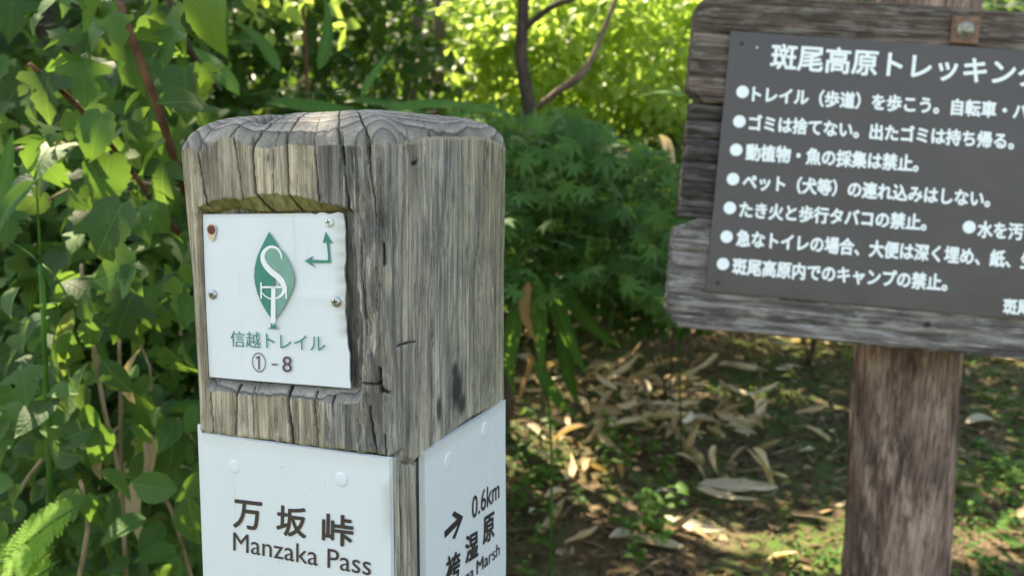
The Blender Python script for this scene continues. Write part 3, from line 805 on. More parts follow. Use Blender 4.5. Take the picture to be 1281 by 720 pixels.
# ================================================================== information board
BM = np.array([[0.99362632, 0.06977847, 0.08853077], [-0.07448536, 0.99591594, 0.05102319], [-0.08460888, -0.05729223, 0.99476577]])
BT = np.array([0.40365129, 1.4, CAM_Z + 0.35184356])
board = bpy.data.objects.new("information_board", None); link(board)
board.matrix_world = Matrix([[*BM[0], BT[0]], [*BM[1], BT[1]], [*BM[2], BT[2]], [0, 0, 0, 1]])
tag(board, "dark planked notice board with brown rules panel in white Japanese lettering", "notice board")
def plank_mat(name, tint, pale):
    t = NT(name); o = t.obj()
    fine = t.noise(t.vscale(o, (9, 200, 420)), 1, 4, .65); mid = t.noise(t.vscale(o, (6, 60, 110)), 1, 5, .7)
    pat = t.noise(t.vscale(o, (16, 40, 60)), 1, 5, .7)
    c = t.ramp(mid, [(.3, tuple(.2 * x for x in tint)), (.48, tint), (.7, tuple(2.4 * x for x in tint))])
    fs = t.maprange(fine, .32, .68, .4, 1.35); c = t.mix(1, c, t.n("CombineXYZ", {0: fs, 1: fs, 2: fs}), 'MULTIPLY')
    pf = t.math('MULTIPLY', t.maprange(pat, .47, .62), t.maprange(fine, .38, .55))
    c = t.mix(t.math('MULTIPLY', pf, pale), c, (.40, .37, .33))
    crk = t.noise(t.vscale(o, (2.2, 60, 130)), 1, 3, .5)
    c = t.mix(t.maprange(t.math('ABSOLUTE', t.math('SUBTRACT', crk, .5)), .0, .012, .9, 0), c, (.012, .010, .009))
    return t.finish(c, .85, t.bump(t.math('ADD', fine, mid), .8, .003), .2)
M_PL_TOP = plank_mat("brown_plank", (.105, .076, .061), .45)
M_PL_MID = plank_mat("dark_plank", (.058, .050, .046), .25)
M_PL_BOT = plank_mat("greying_plank", (.15, .13, .122), .9)
def plank(v0, v1, xl, xr, cut_t, cut_b, y0, thick, mat, seed, label=None, grooves=()):
    """cut_t/cut_b: (dx, dz) chamfers at the left end (mirrored at the right)"""
    zt, zb = -v0, -v1
    nx_, nz_ = 230, max(24, int((v1 - v0) / .0022))
    v = np.linspace(0, 1, nz_); z = zb + (zt - zb) * v
    ins = np.zeros(nz_)
    if cut_t: ins = np.maximum(ins, np.clip((z - (zt - cut_t[1])) / cut_t[1], 0, 1) * cut_t[0])
    if cut_b: ins = np.maximum(ins, np.clip(((zb + cut_b[1]) - z) / cut_b[1], 0, 1) * cut_b[0])
    ins = ins + .0015 * fbm(z * 120, 0, seed, seed, 2)
    u = np.linspace(0, 1, nx_) ** 1.0
    X = (xl + ins)[:, None] + ((xr - ins) - (xl + ins))[:, None] * u[None]
    Zg = np.repeat(z[:, None], nx_, 1) + .0012 * fbm(X * 12, 0, seed, seed, 2) * (np.abs(v - .5) * 2)[:, None] ** 8
    D = .0016 * fbm(X * 3.2, Zg * 150, seed, seed + 1, 3) + .0009 * fbm(X * 9, Zg * 420, seed, seed + 2, 2)
    for gz in grooves:
        D += .007 * np.exp(-((Zg + gz + .002 * fbm(X * 6, 0, 0, seed + 5, 2)) / .0018) ** 2) * smooth(-.3, .2, vnoise(X * 7, 0, gz * 50, seed) + .35)
    e = np.minimum(np.minimum(v, 1 - v)[:, None] * (v1 - v0), np.minimum(u, 1 - u)[None] * (xr - xl))
    D += .003 * np.exp(-(e / .003) ** 2)
    fr = np.stack([X, y0 + D, Zg], -1).reshape(-1, 3)
    f = grid_faces(nz_, nx_).tolist()
    rim = [i for i in range(nx_)] + [j * nx_ + nx_ - 1 for j in range(1, nz_)] + [(nz_ - 1) * nx_ + i for i in range(nx_ - 2, -1, -1)] + [j * nx_ for j in range(nz_ - 2, 0, -1)]
    bk = fr[rim].copy(); bk[:, 1] = y0 + thick; n0 = len(fr); m = len(rim)
    # duplicated rim so the end keeps a hard edge
    r2 = fr[rim].copy(); n1 = n0 + m
    f += [(n0 + k, n1 + k, n1 + (k + 1) % m, n0 + (k + 1) % m) for k in range(m)] + [tuple(n1 + k for k in range(m))]
    o = mesh_np("plank", np.concatenate([fr, r2, bk]), f, mat, board)
    if label: o["label"] = label
    return o
XR = .815
plank(-.072, .1322, -.0665, XR, (.022, .034), (.031, .026), .004, .045, M_PL_TOP, 101, grooves=(.004, .036, .058, .083), label="brown top plank with chamfered end")
plank(.134, .238, -.060, XR - .006, None, None, .012, .03, M_PL_MID, 111, grooves=(.165, .2))
plank(.2405, .347, -.061, XR - .006, None, None, .010, .03, M_PL_MID, 121, grooves=(.28, .31))
plank(.3475, .5535, -.0665, XR, (.044, .020), (.024, .034), .004, .045, M_PL_BOT, 131, grooves=(.41, .46, .525), label="greying bottom plank with chamfered end")
t = NT("brown_panel"); o_ = t.obj()
n1 = t.noise(o_, 4, 3); n2 = t.noise(o_, 150, 3, .7)
c = t.mix(t.maprange(n1, .35, .65), (.052, .041, .041), (.076, .060, .060)); c = t.mix(t.maprange(n2, .62, .72, 0, .4), c, (.2, .18, .18))
M_PANEL = t.finish(c, t.maprange(n1, .3, .7, .36, .5), t.bump(n1, .35, .03), .5)
co, f = box_mesh(.752, .003, .4815, .0008)
co = co + np.array([.376, .0008, -.2408])
panel = mesh_np("rules_panel", co, f, M_PANEL, board, smooth_=False)
def B(px, py, y=-.0012):
    d = BM.T @ ray(px, py); o = BM.T @ (CP - BT); t_ = (y - o[1]) / d[1]; p = o + d * t_; return (p[0], p[2])
q3 = lambda a, b: (a, -.0012, b)
M_PRINT = simple_mat("white_board_print", (.86, .90, .91), .5)
def bline(txt, bl_, br_, tl_, fit=None, off=.036):
    lettering(txt, B(*bl_), B(*br_), B(*tl_), q3, M_PRINT, panel, off, fit=fit)
bline("斑尾高原トレッキング", (963.5, 85.5), (1268, 107), (966.5, 54.5), fit="斑尾高原トレッキン", off=.026)
LINES = [("トレイル（歩道）を歩こう。自転車・バ", (941, 127.5), (1245, 147.5), (942.5, 107.5), "トレイル（歩道）を歩こう。自転車"),
         ("ゴミは捨てない。出たゴミは持ち帰る。", (937, 163), (1267.5, 187), (938, 143.5), None),
         ("動植物・魚の採集は禁止。", (933, 200), (1148, 215), (934.5, 180), None),
         ("ペット（犬等）の連れ込みはしない。", (929, 236.5), (1237.5, 259.5), (930.5, 216.5), None),
         ("たき火と歩行タバコの禁止。", (925, 271.5), (1158, 288.5), (926.5, 252), None),
         ("急なトイレの場合、大便は深く埋め、紙、生", (921, 307.5), (1263, 334.5), (922.5, 287.5), "急なトイレの場合、大便は深く埋め、紙、"),
         ("斑尾高原内でのキャンプの禁止。", (916, 342.5), (1184, 364), (917.5, 322.5), None)]
for tx, a_, b_, c_, ft in LINES: bline(tx, a_, b_, c_, ft)
bline("水を汚", (1223, 296.5), (1279, 300), (1224, 276.5))
bline("斑尾", (1255, 392), (1289, 394), (1256, 373.5))
for px, py in ((929, 115), (925, 152), (921, 187.5), (917, 224), (913, 260), (909, 296), (904.5, 330), (1212.5, 284)):
    poly("bullet_dot", disc_pts(B(px, py), .0114, 28), lambda a, b: (a, -.00125, b), M_PRINT, panel)
def stud(parent, u, v, r, mat, name="screw"):
    n = 12; co = []
    for rr, h in ((1, 0), (.9, .0015), (.5, .0024)): co += [(u + r * rr * math.cos(2 * math.pi * i / n), -.001 - h, v + r * rr * math.sin(2 * math.pi * i / n)) for i in range(n)]
    mesh_np(name, co, grid_faces(3, n, True).tolist() + [tuple(2 * n + i for i in range(n))], mat, parent)
M_DKSCREW = simple_mat("dark_screw", (.06, .05, .05), .4, metallic=.5)
for px, py in ((928, 54), (898, 353)): stud(panel, *B(px, py), .004, M_DKSCREW)
stud(panel, *B(947, 60), .0022, M_WHITEP)
# square rusty washer with its bolt
bc = B(1207, 38, 0)
co, f = box_mesh(.049, .005, .049, .001); co += np.array([bc[0], -.0005, bc[1]])
wsh = mesh_np("square_washer", co, f, simple_mat("rusty_washer", (.17, .09, .055), .75, nscale=90, var=.5, bumpd=.001), board, smooth_=False)
n = 20; co = []
for rr, h in ((.015, .003), (.0145, .0045), (.0095, .005), (.0095, .011), (.007, .0125)): co += [(bc[0] + rr * math.cos(2 * math.pi * i / n), -h, bc[1] + rr * math.sin(2 * math.pi * i / n)) for i in range(n)]
mesh_np("bolt", co, grid_faces(5, n, True).tolist() + [tuple(4 * n + i for i in range(n))], simple_mat("bolt_steel", (.30, .29, .24), .5, metallic=.6, nscale=200, var=.4), wsh)
hc = B(1159, 405, .004); n = 14
stud(board, hc[0], hc[1], .006, M_SLOT, "bolt_hole"); 

# the log carrying the board
def log_mat():
    t = NT("peeled_log"); o = t.obj()
    fine = t.noise(t.vscale(o, (190, 190, 9)), 1, 4, .65); mid = t.noise(t.vscale(o, (55, 55, 9)), 1, 5, .72); pat = t.noise(t.vscale(o, (11, 11, 5)), 1, 3, .6)
    c = t.ramp(mid, [(.28, (.07, .042, .033)), (.44, (.23, .145, .11)), (.6, (.36, .235, .185)), (.78, (.52, .37, .29))])
    c = t.mix(t.maprange(pat, .45, .58, 0, .85), c, t.mix(1, c, (.5, .5, .53), 'MULTIPLY'))
    fs = t.maprange(fine, .32, .68, .5, 1.3); c = t.mix(1, c, t.n("CombineXYZ", {0: fs, 1: fs, 2: fs}), 'MULTIPLY')
    chk = t.noise(t.vscale(o, (70, 70, 3)), 1, 3, .5)
    c = t.mix(t.maprange(t.math('ABSOLUTE', t.math('SUBTRACT', chk, .5)), .0, .02, .85, 0), c, (.04, .028, .022))
    c = t.mix(t.maprange(t.noise(t.vscale(o, (26, 26, 6)), 1, 5, .7), .52, .64, 0, .75), c, (.50, .36, .285))
    return t.finish(c, .85, t.bump(t.math('ADD', fine, mid), .9, .006), .2)
yc = 1.535
Pt = W(1134, 437, yc); Pb = W(1119, 720, yc)
ax = (Pt - Pb) / (Pt[2] - Pb[2])
base = Pt + ax * (0 - Pt[2]); top = Pt + ax * (2.02 - Pt[2])
nz_, na = 330, 150
zz = np.concatenate([np.linspace(0, .45, 20, endpoint=False), np.linspace(.45, 1.25, 230, endpoint=False), np.linspace(1.25, 2.02, 80)])
A_, Z_ = np.meshgrid(np.linspace(0, 2 * math.pi, na, endpoint=False), zz)
ca, sa = np.cos(A_), np.sin(A_)
rad = .0985 + .006 * (1 - Z_ / 2) + .0035 * fbm(ca * 2, sa * 2, Z_ * 2, 201, 2) + .0028 * fbm(ca * 9, sa * 9, Z_ * 4, 203, 3) - .004 * np.clip(fbm(ca * 14, sa * 14, Z_ * 2.5, 207, 2) - .35, 0, 1)
co = np.stack([base[0] + ax[0] * Z_ + rad * ca, base[1] + ax[1] * Z_ + rad * sa, Z_], -1).reshape(-1, 3)
f = grid_faces(len(zz), na, True).tolist() + [tuple((len(zz) - 1) * na + i for i in range(na))]
mb = np.array(board.matrix_world.inverted())
co = (mb[:3, :3] @ co.T).T + mb[:3, 3]
mesh_np("log_post", co, f, log_mat(), board)
#--VEGETATION--
# ================================================================== leaf shapes
def strip_leaf(half, mids, fold=.18, droop=.25, twist=0.0, asym=0.0):
    """half outline (x, y) from base to tip, mids = y of the midrib point beside each; returns co, faces, uv"""
    n = len(half); co = []; uv = []
    for y in mids: co.append((0, y, 0)); uv.append((.5, y))
    for sgn in (1, -1):
        for k, (x, y) in enumerate(half):
            f = 1 + asym * sgn
            co.append((sgn * x * f, y, fold * x)); uv.append((.5 + sgn * x, y))
    co = np.array(co, float); uv = np.array(uv)
    co[:, 2] -= droop * co[:, 1] ** 2
    if twist:
        a = twist * co[:, 1]; x, z = co[:, 0].copy(), co[:, 2].copy(); co[:, 0] = x * np.cos(a) - z * np.sin(a); co[:, 2] = x * np.sin(a) + z * np.cos(a)
    F = []
    for sgn in (0, 1):
        b = n * (1 + sgn)
        for k in range(n - 1):
            q = [k, k + 1, b + k + 1, b + k]
            if sgn == 0: q = q[::-1]
            F.append((q[0], q[1], q[2])); F.append((q[0], q[2], q[3]))
    return co, np.array(F), uv
def lobed_leaf(v=0):
    R2 = np.random.default_rng(100 + v)
    half = [(.02, 0), (.12, -.08), (.26, -.07), (.36, .03), (.40, .10), (.52, .20), (.56, .36), (.46, .345), (.27, .41), (.26, .48), (.36, .53), (.35, .63), (.27, .69), (.23, .80), (.13, .90), (.0, 1.06)]
    if v % 3 == 1: half = [(.02, 0), (.14, -.09), (.27, -.06), (.37, .03), (.40, .12), (.46, .20), (.45, .33), (.42, .38), (.43, .46), (.38, .52), (.37, .60), (.31, .66), (.28, .74), (.19, .82), (.11, .92), (.0, 1.05)]
    if v % 3 == 2: half = [(.02, 0), (.11, -.06), (.24, -.05), (.35, .03), (.45, .06), (.57, .13), (.62, .27), (.50, .30), (.30, .36), (.22, .43), (.33, .53), (.35, .60), (.29, .68), (.25, .78), (.13, .90), (.0, 1.08)]
    half = [(x * (1 + R2.normal() * .05), y + R2.normal() * .010) for x, y in half]; half[-1] = (0, half[-1][1]); half[0] = (.01, 0)
    mids = [0, .01, .04, .09, .13, .19, .27, .32, .37, .44, .51, .60, .68, .79, .89, 1.05]
    return strip_leaf(half, mids, .10 + .18 * R2.random(), .10 + .55 * R2.random(), R2.normal() * .45, R2.normal() * .08)
def oval_leaf(v=0, wd=.3):
    R2 = np.random.default_rng(200 + v)
    ys = [0, .08, .2, .35, .5, .65, .8, .92, 1.02]
    half = [(wd * 1.02 * (math.sin(math.pi * min(1, y) ** .85) ** .75 if 0 < y < 1 else 0), y) for y in ys]
    return strip_leaf(half, [min(y, 1.02) for y in ys], .18 + .2 * R2.random(), .15 + .35 * R2.random(), R2.normal() * .25)
def blade_leaf(v=0, wd=.085, droop=None):
    R2 = np.random.default_rng(300 + v)
    ys = np.linspace(0, 1, 11)
    half = [(wd * (np.sin(np.pi * min(1, y * 1.0) ** .62) ** .8 if 0 < y < 1 else 0), y) for y in ys]
    return strip_leaf(half, list(ys), .25, (.15 + .5 * R2.random()) if droop is None else droop, R2.normal() * .5)
def dry_leaf(v=0):
    R2 = np.random.default_rng(400 + v); wd = .085 + .05 * R2.random()
    ys = np.linspace(0, 1, 10)
    half = [(wd * (np.sin(np.pi * y ** .7) ** .8 if 0 < y < 1 else 0) * (1 + .12 * R2.normal()), y) for y in ys]
    co, F, uv = strip_leaf(half, list(ys), .5 + .5 * R2.random(), -.1 + .2 * R2.normal(), R2.normal() * .9)
    co[:, 0] += .12 * np.sin(co[:, 1] * 3 + v); return co, F, uv
def palmate_leaf(v=0, lobes=7, cut=.42):
    R2 = np.random.default_rng(500 + v)
    co = [(0, 0, 0)]; uv = [(.5, 0)]; F = []
    angs = np.linspace(-118, 118, lobes); lens = [1 - .42 * abs(a / 118) ** 1.5 for a in angs]
    for a, l in zip(angs, lens):
        a = math.radians(a + R2.normal() * 3); l *= 1 + R2.normal() * .06
        d = np.array([math.sin(a), math.cos(a)]); nrm = np.array([d[1], -d[0]])
        b = len(co)
        for k, (r, wv) in enumerate(((cut * .9, .135), (.66, .125), (.86, .06))):
            for sg in (-1, 1):
                p = d * r * l + nrm * sg * wv * l; co.append((p[0], p[1], -.12 * r * r + .02)); uv.append((.5 + sg * wv, r * l))
        m = len(co); co.append((*(d * .55 * l), -.05)); uv.append((.5, .5))
        tip = len(co); co.append((*(d * 1.05 * l), -.16)); uv.append((.5, 1))
        F += [(0, b, m), (0, m, b + 1), (b, b + 2, m), (m, b + 3, b + 1), (b + 2, b + 4, m), (m, b + 5, b + 3), (m, b + 4, tip), (m, tip, b + 5)]
    return np.array(co, float), np.array(F), np.array(uv)
def small_leaf(v=0):
    R2 = np.random.default_rng(600 + v); wd = .26 + .1 * R2.random()
    half = [(.01, 0), (wd, .28), (wd * .9, .6), (0, 1)]
    return strip_leaf(half, [0, .3, .62, 1], .2, .3, 0)

def frames(T, N):
    """T tip directions, N approx normals -> 3x3 columns (x, y, z)"""
    T = T / (np.linalg.norm(T, axis=1)[:, None] + 1e-9)
    X = np.cross(T, N); X /= np.linalg.norm(X, axis=1)[:, None] + 1e-9
    Zv = np.cross(X, T)
    return np.stack([X, T, Zv], -1)
def scatter(name, variants, P, T, N, S, mat, parent=None, kind="stuff"):
    """many leaves joined in one mesh"""
    P = np.asarray(P); M = frames(T, N) * np.asarray(S)[:, None, None]
    idx = RNG.integers(0, len(variants), len(P)); cos = []; fs = []; uvs = []; n0 = 0
    base = np.array(parent.location) if parent is not None else np.zeros(3)
    for k, (c, f, u) in enumerate(variants):
        sel = np.where(idx == k)[0]
        if not len(sel): continue
        w_ = np.einsum('nij,vj->nvi', M[sel], c) + P[sel][:, None, :] - base
        cos.append(w_.reshape(-1, 3)); nv = len(c)
        fs.append((f[None] + (np.arange(len(sel)) * nv)[:, None, None] + n0).reshape(-1, 3)); uvs.append(np.tile(u, (len(sel), 1))); n0 += nv * len(sel)
    o = mesh_np(name, np.concatenate(cos), np.concatenate(fs), mat, parent, uv=np.concatenate(uvs))
    if kind: o["kind"] = kind
    return o
LEAFMESH = {}
def leaf_objects(name, key, variants, P, T, N, S, mat, parent):
    if key not in LEAFMESH:
        L_ = []
        for c, f, u in variants:
            o = mesh_np(name, c, f, mat, None, uv=u); L_.append(o.data); bpy.data.objects.remove(o)
        LEAFMESH[key] = L_
    M = frames(np.asarray(T), np.asarray(N)); base = np.array(parent.location)
    for i in range(len(P)):
        me = LEAFMESH[key][int(RNG.integers(len(variants)))]
        o = bpy.data.objects.new(name, me); COL.objects.link(o); o.parent = parent
        m = M[i] * S[i]; p = np.asarray(P[i]) - base
        o.matrix_local = Matrix([[*m[0], p[0]], [*m[1], p[1]], [*m[2], p[2]], [0, 0, 0, 1]])
def rnd(n, *s): return RNG.normal(size=(n, *s))
def in_view(P, pad=40):
    d = P - CP; z = d @ CF; x = 640.5 + FPX * (d @ CR) / z; y = 360 - FPX * (d @ CU) / z
    return (z > .1) & (x > -pad) & (x < 1281 + pad) & (y > -pad) & (y < 720 + pad), x, y

M_LOBED = leaf_mat("mulberry_leaf", (.012, .048, .018), (.052, .135, .024), (.15, .24, .025), tf=.34, vein=.5, blotch=.25)
M_OVAL = leaf_mat("oval_shrub_leaf", (.016, .06, .018), (.062, .150, .030), (.15, .20, .04), tf=.33, vein=.5, blotch=.3)
M_SASA = leaf_mat("bamboo_grass_leaf", (.030, .10, .022), (.06, .15, .032), (.16, .15, .05), tf=.3, rough=.55, vein=.25, spec=.15)
M_DEADB = leaf_mat("dry_leaf", (.30, .19, .10), (.58, .45, .29), (.64, .56, .43), trans=(.5, .33, .14), tf=.22, rough=.7, vein=.2, spec=.15)
M_BROWNB = leaf_mat("brown_dry_blade", (.20, .10, .04), (.36, .20, .09), None, trans=(.5, .28, .1), tf=.25, rough=.7, vein=.2, spec=.15)
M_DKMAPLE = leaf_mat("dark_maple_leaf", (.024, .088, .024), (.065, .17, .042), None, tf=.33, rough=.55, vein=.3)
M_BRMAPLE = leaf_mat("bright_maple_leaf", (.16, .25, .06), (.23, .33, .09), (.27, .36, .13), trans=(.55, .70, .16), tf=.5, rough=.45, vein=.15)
M_FOREST = leaf_mat("forest_leaf", (.014, .048, .010), (.036, .10, .017), None, tf=.33, rough=.5, vein=0)
M_CANOPY = leaf_mat("canopy_leaf", (.03, .08, .018), (.05, .11, .025), None, tf=.3, rough=.45, vein=0)
M_FERN = leaf_mat("fern_leaflet", (.13, .26, .03), (.18, .34, .04), None, trans=(.45, .65, .06), tf=.45, rough=.5, vein=.1)
M_WEED = leaf_mat("weed_leaf", (.035, .095, .015), (.07, .16, .03), None, tf=.3, rough=.5, vein=.1)
def bark(name, a, b, sc=60, d=.004):
    t = NT(name); o = t.obj(); n = t.noise(t.vscale(o, (1, 1, .25)), sc, 4, .65); n2 = t.noise(o, sc * .12, 3)
    c = t.mix(t.maprange(n, .3, .7), a, b); c = t.mix(t.maprange(n2, .45, .65, 0, .5), c, t.mix(1, c, (1.5, 1.5, 1.4), 'MULTIPLY'))
    return t.finish(c, .85, t.bump(n, .7, d), .2)
M_STEM_R = bark("red_brown_stem", (.06, .028, .016), (.15, .072, .042), 90, .001)
M_STEM_T = bark("dry_tan_stem", (.17, .12, .07), (.30, .23, .15), 150, .001)
M_BARK = bark("dark_bark", (.035, .026, .021), (.085, .063, .05))
M_BARK_P = bark("pale_bark", (.08, .065, .05), (.17, .14, .11))

V_LOB = [lobed_leaf(i) for i in range(9)]
V_OV = [oval_leaf(i) for i in range(5)]
V_SASA = [blade_leaf(i) for i in range(6)]
V_DRY = [dry_leaf(i) for i in range(8)]
V_PALM = [palmate_leaf(i) for i in range(5)]
V_SMALL = [small_leaf(i) for i in range(4)]

# ================================================================== left shrub with lobed leaves
def view_leaf_dirs(n, face=.75, up=.55, sp=.55, down=.9):
    N = rnd(n, 3) * sp + np.array([0, -face, up])
    T = rnd(n, 3) * .55 + np.array([0, -.25, -down])
    N /= np.linalg.norm(N, axis=1)[:, None]
    T = T - N * (T * N).sum(1)[:, None]
    return T, N
def shrub_left():
    sh = empty("mulberry_shrub", (-.75, 1.5, float(ground_z(-.75, 1.5))))
    tag(sh, "dense green shrub with lobed leaves and red brown stems left of the square post", "shrub")
    tube("stem", [W(232, 240, 1.15), W(218, 200, 1.06), W(196, 130, 1.02), W(170, 62, 1.0), W(150, 0, 1.02), W(140, -80, 1.3)], [.0065, .0062, .006, .0055, .005, .004], M_STEM_R, sh)
    tube("stem", [W(300, 560, 1.5), W(262, 380, 1.4), W(240, 270, 1.25), W(226, 215, 1.2)], [.008, .0075, .007, .0065], M_STEM_R, sh)
    tube("stem", [np.array([-.6, 1.55, .0]), W(300, 700, 1.6), W(300, 560, 1.5)], [.011, .01, .008], M_STEM_R, sh)
    tube("branch", [W(165, 215, 1.16), W(128, 168, 1.08), W(82, 118, 1.02), W(36, 80, .98)], [.0035, .0036, .0042, .003], M_STEM_R, sh)
    tube("branch", [W(230, 300, 1.3), W(165, 215, 1.16)], [.005, .0035], M_STEM_R, sh)
    tube("branch", [W(300, 260, 1.5), W(200, 232, 1.3), W(115, 228, 1.2), W(60, 250, 1.15)], [.004, .0035, .003, .002], M_STEM_T, sh)
    tube("branch", [W(80, 180, 1.25), W(45, 184, 1.2), W(18, 187, 1.15)], [.004, .0045, .003], M_STEM_T, sh)
    tube("branch", [W(270, 110, 1.6), W(235, 60, 1.35), W(205, -20, 1.3)], [.007, .007, .006], M_BARK, sh)
    # nearest leaves, one object each
    n = 300
    xs = []; 
    px = RNG.uniform(-45, 262, n * 3); py = RNG.uniform(-40, 560, n * 3)
    keep = ~((py > 380) & (RNG.random(n * 3) < .45)) & ~((px < 75) & (py < 120) & (RNG.random(n * 3) < .8)) & ~((py > 170) & (px > 215) & (RNG.random(n * 3) < .3))
    px = px[keep][:n - 12]; py = py[keep][:n - 12]
    dep = .98 + .55 * RNG.random(len(px)) ** 1.1 + .12 * np.sin(px * .03) * np.cos(py * .022)
    P = np.array([W(a, b, d) for a, b, d in zip(px, py, dep)])
    S = RNG.uniform(.034, .066, len(px)) * (1 - .25 * (RNG.random(len(px)) < .3))
    T, N = view_leaf_dirs(len(px))
    # hand placed: the pale broad leaves on the branch tip, the big pointed leaves over the post
    hand = [(62, 92, .99, .075, (-.2, -.2, -1), (.1, -.5, .8)), (128, 142, 1.0, .08, (-.25, -.3, -.9), (0, -.45, .85)), (100, 78, 1.0, .07, (.2, -.2, -1), (.2, -.8, .6)),
            (140, 15, 1.0, .085, (-.6, -.2, -.6), (0, -.8, .6)), (262, -5, 1.0, .085, (.0, -.2, -1), (0, -.85, .4)), (230, 85, 1.0, .085, (.12, -.2, -1), (0, -.85, .5)),
            (165, 55, 1.02, .075, (.15, -.2, -1), (0, -.7, .7)), (136, 195, 1.02, .085, (-.1, -.2, -1), (0, -.9, .4)), (205, 205, 1.0, .075, (-.15, -.2, -1), (0, -.9, .4)),
            (130, 270, 1.0, .08, (.1, -.2, -1), (.1, -.9, .4)), (165, 370, 1.02, .085, (-.4, -.2, -1), (.1, -.9, .4)), (95, 55, .99, .05, (-.6, -.1, .4), (0, -.6, .8))]
    P = np.concatenate([P, [W(a, b, d) for a, b, d, *_ in hand]]); S = np.concatenate([S, [h[3] * .8 for h in hand]])
    T = np.concatenate([T, [h[4] for h in hand]]); N = np.concatenate([N, [h[5] for h in hand]])
    leaf_objects("leaf", "lob", V_LOB, P, T, N, S, M_LOBED, sh)
    # the rest behind and outside the frame
    n = 2500
    px = RNG.uniform(-420, 300, n); py = RNG.uniform(-160, 640, n); dep = RNG.uniform(1.6, 2.7, n)
    px = np.where(RNG.random(n) < .3, RNG.uniform(-420, -40, n), px)
    P = np.array([W(a, b, d) for a, b, d in zip(px, py, dep)]); P = P[P[:, 2] > .25]
    n = len(P); T, N = view_leaf_dirs(n, .45, .7, .55)
    scatter("foliage", V_LOB[:6], P, T, N, RNG.uniform(.055, .10, n), M_LOBED, sh)
shrub_left()

def shrub_oval():
    sh = empty("oval_leaf_shrub", (-.62, 1.25, float(ground_z(-.62, 1.25))))
    tag(sh, "low shrub of small oval leaves on thin tan stems in the lower left", "shrub")
    for pts in ([W(160, 760, 1.1), W(150, 600, 1.1), W(132, 520, 1.08), W(118, 440, 1.07), W(104, 380, 1.06), W(102, 330, 1.06)],
                [W(158, 720, 1.15), W(152, 590, 1.14), W(151, 500, 1.13), W(149, 425, 1.12)],
                [W(20, 620, 1.05), W(52, 575, 1.05), W(90, 540, 1.08)],
                [W(250, 760, 1.2), W(215, 640, 1.15), W(190, 600, 1.12)], [W(90, 760, 1.0), W(110, 660, 1.0), W(100, 600, 1.0)]):
        tube("stem", pts, [.0032] * (len(pts) - 1) + [.002], M_STEM_T, sh)
    tube("stem", [np.array([-.62, 1.25, .0]), W(160, 900, 1.15), W(160, 760, 1.1)], [.005, .0045, .003], M_STEM_T, sh)
    tube("stem", [W(165, 560, 1.25), W(190, 480, 1.25), W(175, 430, 1.25)], [.002, .002, .0015], M_STEM_T, sh)
    hand = [(108, 398, .045, (.1, 0, -1)), (88, 415, .045, (-.3, 0, -1)), (112, 405, .05, (-.2, 0, 1)), (128, 450, .06, (.4, 0, -.6)), (106, 480, .06, (-.3, 0, -1)), (110, 505, .055, (.1, 0, -1)),
            (118, 535, .07, (-.9, 0, -.25)), (105, 570, .07, (-1, 0, .1)), (222, 612, .075, (-1, 0, .1)), (235, 620, .08, (.1, 0, -1)), (112, 615, .06, (.2, 0, -1)), (140, 620, .05, (-.5, 0, -1))]
    P = [W(a, b, .98) for a, b, *_ in hand]; S = [h[2] * .95 for h in hand]; T = [h[3] for h in hand]
    N = [(RNG.normal() * .25, -.9, .35 + RNG.normal() * .15) for _ in hand]
    n = 288
    px = RNG.uniform(-40, 262, n); py = RNG.uniform(470, 760, n); py = np.where(RNG.random(n) < .12, RNG.uniform(350, 470, n), py)
    px = np.where((py < 560) & (px > 110) & (px < 235) & (RNG.random(n) < .75), px - 130, px)
    dep = RNG.uniform(.98, 1.5, n)
    P += [W(a, b, d) for a, b, d in zip(px, py, dep)]; S += list(RNG.uniform(.035, .068, n))
    T2, N2 = view_leaf_dirs(n, .55, .7, .5, .45); T = np.concatenate([T, T2]); N = np.concatenate([N, N2])
    leaf_objects("leaf", "oval", V_OV, P, T, N, S, M_OVAL, sh)
    n = 1700
    P = np.array([W(a, b, d) for a, b, d in zip(RNG.uniform(-300, 330, n), RNG.uniform(520, 900, n), RNG.uniform(1.25, 2.0, n))]); P = P[P[:, 2] > .08]
    n = len(P); T, N = view_leaf_dirs(n, .4, .8, .5, .4)
    scatter("foliage", V_OV, P, T, N, RNG.uniform(.04, .07, n), M_OVAL, sh)
    # a few dry leaves caught on its stems
    for a, b, sc, tt in ((125, 600, .09, (.25, -.1, .9)), (168, 505, .085, (.1, -.3, .9)), (175, 540, .1, (.35, -.2, -.9))):
        leaf_objects("dry_leaf", "drya", V_DRY, [W(a, b, 1.12)], [tt], [(.2, -.9, .3)], [sc], M_DEADB, sh)
shrub_oval()

